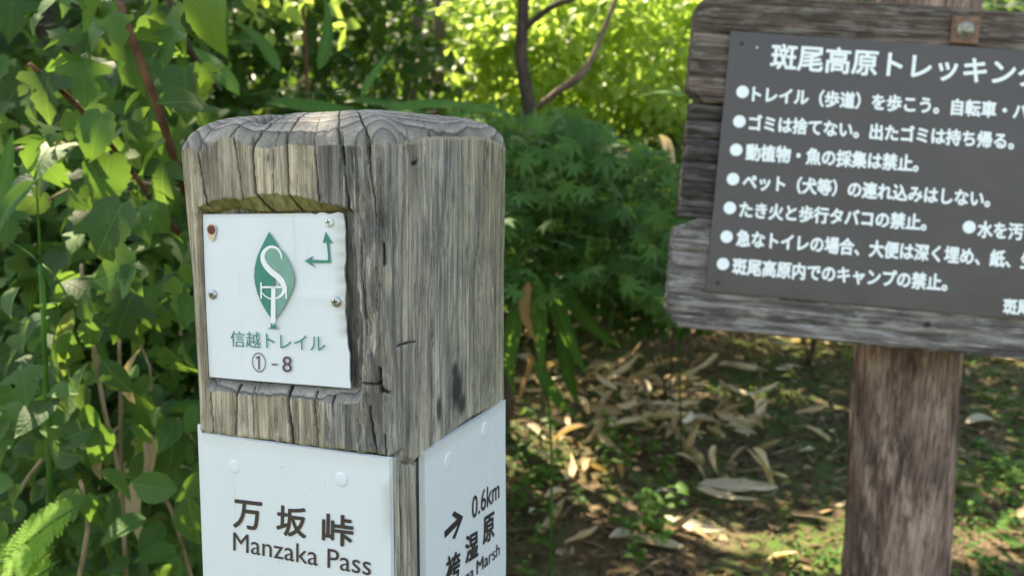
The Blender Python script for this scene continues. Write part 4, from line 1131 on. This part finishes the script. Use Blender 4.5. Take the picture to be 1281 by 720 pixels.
# ================================================================== ferns
def pinna_mesh():
    co = []; F = []; uv = []
    n = 11
    for k in range(n):
        y = k / n; wd = .17 * (1 - y) ** .7 + .02
        for sg in (1, -1):
            b = len(co)
            co += [(0, y, 0), (sg * wd, y + .05, .01), (sg * wd * .95, y + .085, .0), (0, y + .088, 0)]; uv += [(.5, y), (.5 + sg * wd, y), (.5 + sg * wd, y), (.5, y)]
            q = [(b, b + 1, b + 2), (b, b + 2, b + 3)]
            F += q if sg > 0 else [t[::-1] for t in q]
    return np.array(co, float), np.array(F), np.array(uv)
V_PIN = [pinna_mesh()]
def fern(name, base, fr, label):
    f = empty(name, tuple(base)); tag(f, label, "fern", "ferns in the lower left corner")
    for pts, npin, ln in fr:
        pts = [np.array(p) for p in pts]
        tube("frond_stem", pts, [.0022] * (len(pts) - 1) + [.0006], M_WEED, f, seg=5)
        # resample along
        Q = []
        for i in range(len(pts) - 1):
            for t in np.linspace(0, 1, 30, endpoint=False): Q.append(pts[i] * (1 - t) + pts[i + 1] * t)
        Q = np.array(Q); P = []; T = []; N = []; S = []
        for k in range(npin):
            u = .12 + .86 * k / npin; i = int(u * (len(Q) - 2)); tan = Q[i + 1] - Q[i]; tan /= np.linalg.norm(tan)
            nrm = np.array([.1, -.55, .83]); side = np.cross(tan, nrm); side /= np.linalg.norm(side)
            for sg in (1, -1):
                P.append(Q[i]); T.append(side * sg + tan * .35 + np.array([0, 0, -.1])); N.append(nrm + RNG.normal(size=3) * .12); S.append(ln * (math.sin(math.pi * min(1, .25 + u * .78)) ** .8 + .05) * (1 + RNG.normal() * .06))
        leaf_objects("leaflet", "pin", V_PIN, P, T, N, S, M_FERN, f)
fern("fern", W(-90, 900, .95), [([W(-90, 900, .95), W(-50, 760, .9), W(20, 690, .86), W(66, 652, .85), W(100, 630, .85)], 30, .052),
                               ([W(-90, 900, .95), W(-30, 800, .88), W(30, 735, .84), W(75, 700, .83)], 24, .05),
                               ([W(-90, 900, .95), W(-90, 780, .88), W(-50, 690, .84), W(-25, 640, .83)], 22, .05)], "bright green fern fronds at the bottom left corner of the view")

# ================================================================== bamboo grass (long blades)
def sasa(label, base, blades, group="bamboo grass clumps"):
    s_ = empty("bamboo_grass", tuple(base)); tag(s_, label, "bamboo grass", group)
    cen = np.mean([np.array(b[0]) for b in blades], axis=0)
    tube("culm", [np.array(base), (np.array(base) + cen) / 2 + np.array([.02, 0, .05]), cen], [.005, .0045, .003], M_SASA, s_, seg=6)
    for P, T, N, S, dead in blades:
        tube("leaf_stalk", [cen, (cen + np.array(P)) / 2 + np.array([0, 0, .01]), P], [.0018, .0015, .001], M_SASA if not dead else M_STEM_T, s_, seg=4, sub=2)
        if dead: leaf_objects("dry_blade", "dryb" + str(dead), V_DRY, [P], [T], [N], [S], M_DEADB if dead == 1 else M_BROWNB, s_)
        else: leaf_objects("blade", "sasa", V_SASA, [P], [T], [N], [S], M_SASA, s_)
def g(x, y): return np.array([x, y, float(ground_z(x, y))])
sasa("upright long bladed bamboo grass just behind the square post top", g(-.35, 1.75),
     [(W(398, 88, 1.6), (.35, 0, .9), (.5, -.8, .1), .17, 0), (W(452, 122, 1.7), (.4, 0, .9), (-.3, -.8, .3), .12, 0), (W(330, 130, 1.6), (1, .2, .05), (0, -.5, .8), .26, 0), (W(430, 128, 1.8), (1, .1, .1), (0, -.4, .9), .3, 0),
      (W(480, 140, 1.7), (1, 0, .25), (0, -.6, .8), .22, 0), (W(520, 135, 1.8), (1, 0, .12), (0, -.5, .8), .24, 0), (W(350, 90, 1.9), (-.4, 0, .8), (.2, -.9, .3), .2, 0), (W(300, 120, 1.5), (-.5, 0, .7), (.2, -.9, .3), .2, 0)])
sasa("long folded blades of bamboo grass among the lobed leaves at far left", g(-.8, 1.15),
     [(W(92, 385, .98), (-.38, -.1, -.9), (.4, -.8, .3), .115, 0), (W(78, 405, .99), (-.35, -.1, -.9), (-.5, -.8, .1), .11, 0), (W(45, 225, .95), (-.75, -.1, -.6), (.3, -.8, .5), .16, 0), (W(-10, 300, 1.0), (.2, 0, .9), (.3, -.8, .3), .15, 0)])
sasa("broad bamboo grass blades lying level left of the lower white plate", g(-.5, 1.45),
     [(W(160, 535, 1.3), (1, -.1, .2), (0, -.5, .8), .17, 0), (W(150, 545, 1.35), (1, -.1, -.2), (0, -.5, .8), .18, 0), (W(175, 520, 1.35), (1, 0, .35), (0, -.6, .7), .16, 0), (W(185, 560, 1.35), (.6, 0, -.8), (.3, -.8, .3), .16, 0),
      (W(170, 545, 1.3), (.15, 0, -1), (.3, -.8, .2), .2, 1), (W(190, 500, 1.4), (.3, 0, -1), (.3, -.8, .2), .22, 1)])
sasa("drooping bamboo grass with yellow and brown blades right of the square post", g(.12, 2.3),
     [(W(672, 345, 2.05), (.06, -.1, -1), (.2, -.9, .1), .28, 0), (W(690, 350, 2.1), (.25, -.1, -1), (-.3, -.9, .1), .30, 0), (W(668, 352, 1.95), (-.03, -.1, -1), (.1, -.9, .1), .17, 2), (W(650, 370, 2.1), (-.2, -.1, -1), (.3, -.9, .1), .3, 0),
      (W(705, 360, 2.2), (.5, -.1, -.8), (-.3, -.8, .4), .26, 0), (W(700, 400, 2.2), (.2, 0, -1), (.3, -.9, .2), .30, 0), (W(668, 450, 2.2), (.5, 0, -.9), (.3, -.9, .2), .25, 0), (W(655, 440, 2.1), (.1, 0, -1), (.3, -.9, .2), .14, 2)])
sasa("pale dry bamboo grass blades hanging in sun beside the notice board edge", g(.85, 3.6),
     [(W(806, 175, 3.1), (-.7, 0, -.5), (.2, -.8, .4), .20, 1), (W(820, 170, 3.1), (.45, 0, -.9), (.2, -.9, .2), .20, 1), (W(842, 182, 3.1), (-.1, 0, -1), (.2, -.9, .2), .2, 1), (W(832, 200, 3.1), (.02, 0, -1), (.2, -.9, .2), .22, 1), (W(800, 220, 3.2), (.9, 0, -.15), (.2, -.7, .6), .18, 0), (W(860, 120, 3.1), (-.7, 0, .2), (.1, -.7, .6), .22, 0)])

# ================================================================== dark maple behind the post
def dark_maple():
    m = empty("small_maple", (-.08, 2.6, float(ground_z(-.08, 2.6)))); tag(m, "low shaded dark green maple with star shaped leaves between the two signs", "maple tree")
    b0 = np.array([-.08, 2.6, float(ground_z(-.08, 2.6))])
    tube("trunk", [b0 - [0, 0, .03], W(605, 560, 2.55), W(630, 420, 2.5), W(690, 300, 2.4), W(700, 200, 2.4)], [.016, .014, .012, .009, .005], M_BARK, m)
    for a, b, d in ((620, 200, 2.2), (760, 210, 2.2), (830, 300, 2.1), (800, 370, 2.1), (650, 330, 2.1), (720, 260, 1.95)):
        tube("branch", [W(692, 320, 2.4), (W(692, 320, 2.4) + W(a, b, d)) / 2 + [0, 0, .03], W(a, b, d)], [.006, .004, .0015], M_BARK, m, seg=5)
    def field(n, d0, d1):
        px = RNG.uniform(560, 880, n * 3); py = RNG.uniform(135, 408, n * 3)
        top = 140 + 40 * np.clip((px - 720) / 80, 0, 1.6) + 8 * np.sin(px * .06)
        bot = 372 + 24 * np.sin(px * .031 + .5) - 30 * np.clip((660 - px) / 60, 0, 1)
        k = (py > top) & (py < bot); px, py = px[k][:n], py[k][:n]
        return np.array([W(a, b, d) for a, b, d in zip(px, py, RNG.uniform(d0, d1, len(px)))])
    def dirs(n):
        N = rnd(n, 3) * .28 + np.array([0, -.62, .72]); T = rnd(n, 3) * .55 + np.array([0, -.6, -.35]); return T, N
    P = field(300, 1.85, 2.3); T, N = dirs(len(P))
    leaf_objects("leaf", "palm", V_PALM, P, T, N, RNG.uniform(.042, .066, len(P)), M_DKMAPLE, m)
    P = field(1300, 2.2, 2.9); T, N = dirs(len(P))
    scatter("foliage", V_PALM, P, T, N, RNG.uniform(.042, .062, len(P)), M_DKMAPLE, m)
dark_maple()

# ================================================================== sunlit tree
def cloud(n, c, r, pw=.6, seed=0, gaps=.0):
    """points in an ellipsoid with clumps"""
    out = []
    while len(out) < n:
        q = RNG.uniform(-1, 1, (n * 2, 3)); d = np.linalg.norm(q, axis=1); q = q[(d < 1)]
        d = np.linalg.norm(q, axis=1)
        keep = fbm(q[:, 0] * 2.6 + seed, q[:, 1] * 2.6, q[:, 2] * 2.6, 900 + seed, 2) > gaps - .25 * RNG.random(len(q))
        keep &= RNG.random(len(q)) < d ** pw + .15
        out += list(q[keep] * np.array(r) + np.array(c))
    return np.array(out[:n])
SUNNP = np.array(SUN)
def sunlit_tree():
    m = empty("sunlit_maple", (-.06, 4.0, float(ground_z(-.06, 4.0)))); tag(m, "dark forked maple trunk in front of bright yellow green sunlit leaves", "maple tree")
    b0 = np.array([-.06, 4.0, float(ground_z(-.06, 4.0))])
    tube("trunk", [b0 - [0, 0, .05], W(640, 330, 3.8), W(658, 210, 3.75), W(663, 160, 3.7), W(659, 115, 3.7), W(652, 75, 3.7), W(653, 35, 3.7), W(655, -10, 3.7), W(650, -120, 3.7)], [.05, .044, .040, .036, .033, .032, .032, .028, .025], M_BARK, m, seg=10, wob=.05)
    tube("branch", [W(655, 38, 3.7), W(672, 22, 3.65), W(695, 6, 3.6), W(720, -2, 3.6), W(760, -25, 3.6)], [.018, .016, .015, .013, .01], M_BARK, m, wob=.05)
    tube("branch", [W(662, 142, 3.7), W(690, 120, 3.6), W(722, 98, 3.5), W(738, 78, 3.5), W(752, 45, 3.5), W(772, -5, 3.5), W(785, -60, 3.5)], [.017, .016, .021, .014, .012, .011, .01], bark("tan_bark", (.09, .06, .045), (.22, .16, .12)), m, wob=.05)
    Q = cloud(7500, (.62, 4.9, 2.28), (1.25, .85, .62), .5, 3, .08)
    Q = Q[(np.abs(Q[:, 0] - .1) > .06) | (Q[:, 1] > 4.1)]
    ok, x, y = in_view(Q, 30)
    nf = np.clip((x - 560) / 40, 0, 1)
    Q = Q[(RNG.random(len(Q)) < nf) | ~ok | (y < 20)]
    d = Q[:, 1]; ok, x, y = in_view(Q, 0)
    order = np.argsort(np.where(ok, d, 99)); A = Q[order[:300]]; Bq = Q[order[300:]]
    def dirs(n):
        N = rnd(n, 3) * .4 + np.array([-.1, -.35, .9]); T = rnd(n, 3) * .8 + np.array([0, -.3, -.3]); return T, N
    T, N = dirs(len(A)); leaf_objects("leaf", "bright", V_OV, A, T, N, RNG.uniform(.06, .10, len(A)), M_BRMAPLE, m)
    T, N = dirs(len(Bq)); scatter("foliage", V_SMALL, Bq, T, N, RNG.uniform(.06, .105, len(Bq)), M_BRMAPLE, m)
sunlit_tree()
def sunlit_sapling():
    m = empty("sunlit_sapling", (-.62, 2.9, float(ground_z(-.62, 2.9)))); tag(m, "thin sapling with bright backlit leaves above the left half of the square post", "sapling")
    b0 = np.array([-.62, 2.9, float(ground_z(-.62, 2.9))])
    tube("trunk", [b0 - [0, 0, .03], W(392, 200, 2.9), W(384, 100, 2.9), W(380, 20, 2.9), W(372, -80, 2.9)], [.014, .011, .009, .008, .005], M_STEM_R, m)
    A = np.array([W(a, b, d) for a, b, d in zip(RNG.uniform(285, 440, 110), RNG.uniform(-60, 34, 110) + 8 * RNG.normal(size=110), RNG.uniform(2.6, 3.2, 110))])
    n = len(A); N = rnd(n, 3) * .4 + np.array([-.1, -.4, .9]); T = rnd(n, 3) * .8 + np.array([0, -.3, -.3])
    leaf_objects("leaf", "bright", V_OV, A, T, N, RNG.uniform(.05, .085, n), M_BRMAPLE, m)
sunlit_sapling()

# ================================================================== forest behind and above
LIT = [((.62, 4.9, 2.3), 1.15, 1.0), (tuple(W(790, 520, 3.9)), .85, .85), (tuple(W(1240, 560, 3.6)), .6, .7), (tuple(W(960, 500, 4.6)), .5, .6), ((-.62, 2.9, 2.28), .30, .95), (tuple(W(85, 110, 1.0)), .10, .95), (tuple(W(40, 680, .86)), .11, .97), (tuple(W(985, 425, 6.2)), .25, .9), (tuple(W(830, 195, 3.1)), .22, .95),
       (tuple(W(720, 440, 4.2)), .30, .9), (tuple(W(860, 500, 4.2)), .22, .8), (tuple(W(1250, 470, 5.0)), .30, .9), (tuple(W(760, 400, 5.5)), .35, .85), (tuple(W(40, 460, 1.0)), .03, .9), (tuple(W(152, 610, 1.05)), .025, .9),
       (tuple(W(1150, 160, 1.4)), .0, 0)]
def shade_gaps(P):
    """thin the crowns where the photograph's sun flecks fall through them"""
    keep = np.ones(len(P), bool)
    for c, r, pr in LIT:
        if r <= 0: continue
        v = P - np.array(c); t = v @ SUNNP; dd = np.linalg.norm(v - t[:, None] * SUNNP, axis=1)
        keep &= ~((dd < r) & (t > .35) & (RNG.random(len(P)) < pr))
    return keep
def forest_tree(name, label, base, trunk, crown_c, crown_r, n, size, mat, bark_m, group="trees of the forest", seed=0, limbs=5, gaps=-.15):
    base = np.array([base[0], base[1], float(ground_z(base[0], base[1])) - .05])
    t = empty(name, tuple(base)); tag(t, label, "tree", group)
    pts = [base] + [np.array(p[:3]) for p in trunk]; rad = [trunk[0][3] * 1.25] + [p[3] for p in trunk]
    tube("trunk", pts, rad, bark_m, t, seg=10, wob=.04)
    cc = np.array(crown_c)
    for k in range(limbs):
        i = int(len(pts) * .6) + k % 2; i = min(i, len(pts) - 1)
        a = cc + (RNG.random(3) * 2 - 1) * np.array(crown_r) * .7
        tube("limb", [pts[i], (pts[i] + a) / 2 + np.array([0, 0, .15]), a], [rad[i] * .6, rad[i] * .4, rad[i] * .15], bark_m, t, seg=6)
    Q = cloud(n, crown_c, crown_r, .4, seed, gaps)
    ok, x, y = in_view(Q, 0)
    Q = Q[shade_gaps(Q) & ~(ok & (Q[:, 1] < 4.5))]
    m_ = len(Q); N = rnd(m_, 3) * .5 + np.array([0, -.15, .85]); T = rnd(m_, 3) * .8 + np.array([0, 0, -.3])
    scatter("crown", V_SMALL, Q, T, N, RNG.uniform(size * .7, size * 1.3, m_), mat, t)
    return t
# trunks seen between the leaves in the upper middle
def thin(px, y, r, lean=0, z1=4.5):
    p = W(px, 110, y); q = W(px + lean, -10, y); ax_ = (q - p) / (q[2] - p[2])
    return (p[0], y), [(*(p), r), (*(q), r * .92), (*(p + ax_ * (z1 - p[2])), r * .7)]
b, tr = thin(519, 4.6, .036, 5); forest_tree("understory_tree", "slim brown trunk rising left of the forked maple behind the square post", b, tr, (-.9, 5.2, 4.3), (1.6, 1.4, 1.0), 4200, .10, M_CANOPY, M_BARK_P, seed=1)
b, tr = thin(549, 5.2, .045, 2); forest_tree("understory_tree", "pale grey straight trunk nearest the bright leaves behind the square post", b, tr, (.2, 7.0, 4.6), (1.8, 1.5, 1.1), 4500, .11, M_CANOPY, M_BARK_P, seed=2)
b, tr = thin(25, 4.2, .06, 3); forest_tree("understory_tree", "dark trunk half hidden behind the shrub in the upper left corner", b, tr, (-2.6, 4.4, 4.0), (1.8, 1.8, 1.1), 5200, .11, M_CANOPY, M_BARK, seed=3)
forest_tree("canopy_tree", "large tree beyond the notice board with its crown reaching over the clearing", (3.2, 6.2), [(3.1, 6.1, 1.6, .13), (2.9, 5.8, 3.4, .10), (2.4, 5.2, 5.2, .06)], (2.0, 4.4, 4.9), (2.6, 2.2, 1.1), 9500, .13, M_CANOPY, M_BARK, seed=4)
forest_tree("canopy_tree", "large tree behind the left shrub with its crown spread above the square post", (-2.0, 3.4), [(-1.95, 3.3, 1.8, .12), (-1.7, 3.1, 3.4, .10), (-1.0, 2.8, 4.8, .06)], (-.9, 2.6, 4.7), (2.2, 2.0, .9), 8500, .12, M_CANOPY, M_BARK, seed=5)
# backdrop of forest shrubs: mid distance masses, each a bush of its own
def bush(label, c, r, n, size, mat, seed, cull=True, variants=None, stems=4):
    g0 = np.array([c[0], c[1], float(ground_z(c[0], c[1])) - .03]); t = empty("forest_bush", tuple(g0)); tag(t, label, "bush", "bushes closing the view behind the signs")
    for k in range(stems):
        a = np.array(c) + (RNG.random(3) * 2 - 1) * np.array(r) * .6
        tube("stem", [g0, (g0 + a) / 2 + RNG.normal(size=3) * .06, a], [.007, .006, .003], M_BARK, t, seg=5)
    Q = cloud(n, c, r, .5, seed, -.35); Q = Q[Q[:, 2] > ground_z(Q[:, 0], Q[:, 1])]
    m_ = len(Q); N = rnd(m_, 3) * .5 + np.array([0, -.4, .8]); T = rnd(m_, 3) * .8 + np.array([0, -.2, -.4])
    scatter("foliage", variants or V_SMALL, Q, T, N, RNG.uniform(size * .7, size * 1.3, m_), mat, t)
bush("dark leafy bush behind the far left shrub", (-2.5, 3.6, 1.5), (1.3, .8, 1.5), 5200, .10, M_FOREST, 11)
bush("dark green bush seen above the square post's left corner", (-1.1, 3.9, 1.5), (.9, .7, 1.4), 4200, .085, M_FOREST, 12)
bush("deep shaded bush behind the slim trunks", (-.9, 6.2, 1.9), (1.4, .8, 1.8), 4800, .10, M_FOREST, 13)
bush("shaded bush right behind the forked maple trunk", (.1, 6.6, 1.6), (1.2, .8, 1.5), 4200, .10, M_FOREST, 14)
bush("dark bush below the sunlit leaves beside the notice board", (1.0, 4.6, 1.15), (.75, .5, .62), 3600, .07, M_FOREST, 15)
bush("green bush behind the notice board's top edge", (2.2, 5.4, 1.8), (1.3, .8, 1.4), 4500, .10, M_FOREST, 16)
bush("far bush at the foot of the slope right of the log post", (3.9, 7.2, 1.9), (1.8, .8, 1.5), 3800, .12, M_FOREST, 17)
bush("far dark bush closing the view at the left edge", (-3.8, 6.5, 2.2), (2.0, 1.0, 2.0), 5200, .12, M_FOREST, 18)
bush("low dark bush just behind the lower left shrubs", (-1.25, 2.7, .8), (.8, .45, .9), 3600, .075, M_FOREST, 19)
# the wood beyond, one mass
Q = np.concatenate([np.stack([RNG.uniform(-11, 13, 15000), RNG.uniform(8, 12.5, 15000), RNG.uniform(0, 1, 15000)], -1)])
Q[:, 2] = ground_z(Q[:, 0], Q[:, 1]) + Q[:, 2] * (3.2 + 1.0 * np.sin(Q[:, 0] * 1.7)) 
n = len(Q); N = rnd(n, 3) * .5 + np.array([0, -.5, .7]); T = rnd(n, 3) * .8 + np.array([0, -.2, -.4])
fw = scatter("far_wood", V_SMALL, Q, T, N, RNG.uniform(.14, .28, n), M_FOREST); tag(fw, "mass of dark undergrowth closing the forest far behind the signs", kind="stuff")

# ================================================================== forest floor
def floor_pts(n, x0, x1, y0, y1):
    P = np.stack([RNG.uniform(x0, x1, n), RNG.uniform(y0, y1, n), np.zeros(n)], -1); P[:, 2] = ground_z(P[:, 0], P[:, 1]) + .012 * fbm(P[:, 0] * 6, P[:, 1] * 6, 0, 3, 3); return P
P = floor_pts(60000, -1.5, 4.5, 1.8, 8.5)
mossy = fbm(P[:, 0] * 1.3, P[:, 1] * 1.3, 0, 801, 3) + .35 * (P[:, 0] - .9) + .25 * np.sin(P[:, 1] * 2)
P = P[(mossy > .05 + .5 * RNG.random(len(P)))][:22000]; P[:, 2] += RNG.uniform(.004, .035, len(P)); n = len(P)
gc = scatter("ground_weeds", V_SMALL, P, rnd(n, 3) + np.array([0, -.1, .2]), rnd(n, 3) * .35 + np.array([0, -.1, 1]), RNG.uniform(.014, .032, n), M_WEED)
tag(gc, "carpet of tiny green weeds over the soil around the log post", kind="stuff")
P = floor_pts(20000, -1.5, 4.5, 1.8, 8.5); P[:, 2] += .008; n = len(P)
M_LITTER = leaf_mat("leaf_litter", (.06, .04, .025), (.17, .12, .075), (.34, .27, .17), trans=(.3, .2, .1), tf=.1, rough=.8, vein=.1, spec=.1)
li = scatter("leaf_litter", V_SMALL + V_DRY[:2], P, rnd(n, 3) * np.array([1, 1, .15]), rnd(n, 3) * .4 + np.array([0, 0, 1]), RNG.uniform(.02, .075, n), M_LITTER)
tag(li, "thin litter of small brown leaf scraps on the shaded soil", kind="stuff")
# twigs
P = floor_pts(700, -.6, 4.0, 2.0, 7.0); vs = []; fs = []
for p in P:
    a = RNG.uniform(0, 6.28); l = RNG.uniform(.05, .22); d = np.array([math.cos(a), math.sin(a), RNG.normal() * .1]) * l; wv = np.array([-math.sin(a), math.cos(a), 0]) * .0022; b = len(vs)
    q = p + [0, 0, .012]; mid = q + d * .5 + RNG.normal(size=3) * .008
    for c_ in (q, mid, q + d): vs += [c_ - wv, c_ + wv, c_ + [0, 0, .004]]
    for k in (0, 3):
        for (i, j) in ((0, 1), (1, 2), (2, 0)): fs.append((b + k + i, b + k + j, b + k + 3 + j, b + k + 3 + i))
tw = mesh_np("fallen_twigs", np.array(vs), np.array(fs), M_STEM_T); tag(tw, "scatter of thin dry twigs on the forest floor", kind="stuff")

# individual dry bamboo grass leaves
DRYM = []
for c, f, u in V_DRY:
    o = mesh_np("dry_leaf", c, f, M_DEADB, None, uv=u); DRYM.append(o.data); bpy.data.objects.remove(o)
M_PALE = leaf_mat("pale_dry_leaf", (.36, .31, .23), (.54, .47, .36), None, trans=(.5, .4, .2), tf=.15, rough=.65, vein=.25, spec=.2)
DRYP = []
for c, f, u in V_DRY:
    o = mesh_np("dry_leaf", c, f, M_PALE, None, uv=u); DRYP.append(o.data); bpy.data.objects.remove(o)
def dry(px, py, ang, ln, label, pale=False, up=.03, tilt=0., group=None, k=None):
    p = on_ground(px, py) + np.array([0, 0, up]); M = frames(np.array([[math.cos(ang), math.sin(ang), tilt]]), np.array([[RNG.normal() * .25, -.35, 1.]]))[0] * ln
    o = bpy.data.objects.new("dry_leaf", (DRYP if pale else DRYM)[int(RNG.integers(8)) if k is None else k]); COL.objects.link(o)
    o.matrix_world = Matrix([[*M[0], p[0]], [*M[1], p[1]], [*M[2], p[2]], [0, 0, 0, 1]])
    tag(o, label, "dead leaf", group)
dry(872, 612, -.15, .34, "broad pale dry leaf pointing right in the litter left of the log post", True, .04)
dry(872, 618, -1.0, .36, "long pale dry leaf pointing toward the viewer left of the log post", True, .035)
dry(845, 570, -1.15, .32, "narrow pale dry leaf leading down to the two broad pale ones", True, .05)
dry(905, 545, -.75, .22, "curled pale dry leaf standing above the broad pale pair", True, .05)
dry(925, 545, .5, .24, "yellowish dry leaf at the right end of the litter heap", False, .05, .3)
dry(900, 465, .1, .34, "tan dry leaf lying alone on the moss beyond the litter heap", False, .03)
dry(985, 428, .1, .5, "orange sunlit dry leaf directly under the bottom plank", False, .03)
dry(765, 690, .3, .30, "pale dry leaf at the bottom beside the square post's right plate", True, .03)
dry(830, 655, -.4, .26, "pale dry leaf low among the green seedlings", True, .03)
dry(1205, 535, .05, .42, "pale dry leaf strip just right of the log post", True, .03)
dry(1230, 452, .15, .5, "sunlit bundle of dry leaf right of the log post below the board", False, .05)
for i in range(150):
    a = RNG.random(); px = 800 + 75 * RNG.normal(); py = 520 + 32 * RNG.normal() + (px - 800) * .2
    if px < 650: px = 650 + RNG.random() * 60
    dry(px, py, RNG.uniform(-3, .6), RNG.uniform(.12, .28), "tan dry bamboo grass leaf in the heap of litter between square post and log", False, RNG.uniform(.02, .14), RNG.normal() * .5, "dry leaves heaped between the posts")
for i in range(90):
    px = RNG.uniform(650, 1290); py = 405 + 300 * RNG.random() ** 1.6
    if abs(px - 1125) < 60: continue
    pl_ = RNG.random() < .25
    dry(px, py, RNG.uniform(-3, 3), RNG.uniform(.08, .26), ("pale" if pl_ else "brown") + " dry leaf lying scattered on the floor " + ("left of the log post" if px < 1125 else "right of the log post"), pl_, .02, RNG.normal() * .15, "dry leaves scattered over the floor")
# seedlings in the dark corner right of the post
def seedling(px, py, h, n, label, sz=.05):
    p = on_ground(px, py); s_ = empty("seedling", tuple(p)); tag(s_, label, "seedling", "green seedlings on the floor")
    top = p + np.array([RNG.normal() * .02, RNG.normal() * .02, h]); tube("stem", [p, (p + top) / 2 + RNG.normal(size=3) * .01, top], [.002, .0017, .001], M_WEED, s_, seg=4, sub=2)
    P = []; T = []
    for k in range(n):
        t_ = .35 + .65 * k / max(1, n - 1); a = k * 2.4 + RNG.random(); P.append(p + (top - p) * t_); T.append((math.cos(a), math.sin(a), .1))
    leaf_objects("leaf", "ovw", V_OV, P, np.array(T, float), rnd(n, 3) * .25 + np.array([0, -.3, 1]), RNG.uniform(sz * .7, sz * 1.2, n), M_WEED, s_)
for i in range(46):
    px = 640 + 210 * RNG.random() ** 1.3; py = RNG.uniform(520, 730)
    seedling(px, py, RNG.uniform(.06, .22), int(RNG.integers(4, 9)), "small green seedling in the dark litter just right of the square post")
for i in range(26):
    seedling(RNG.uniform(1195, 1290), RNG.uniform(520, 730), RNG.uniform(.03, .09), int(RNG.integers(4, 8)), "small green seedling on the floor right of the log post", .045)
seedling(1030, 712, .07, 6, "fresh green seedling at the foot of the log's left side", .05)
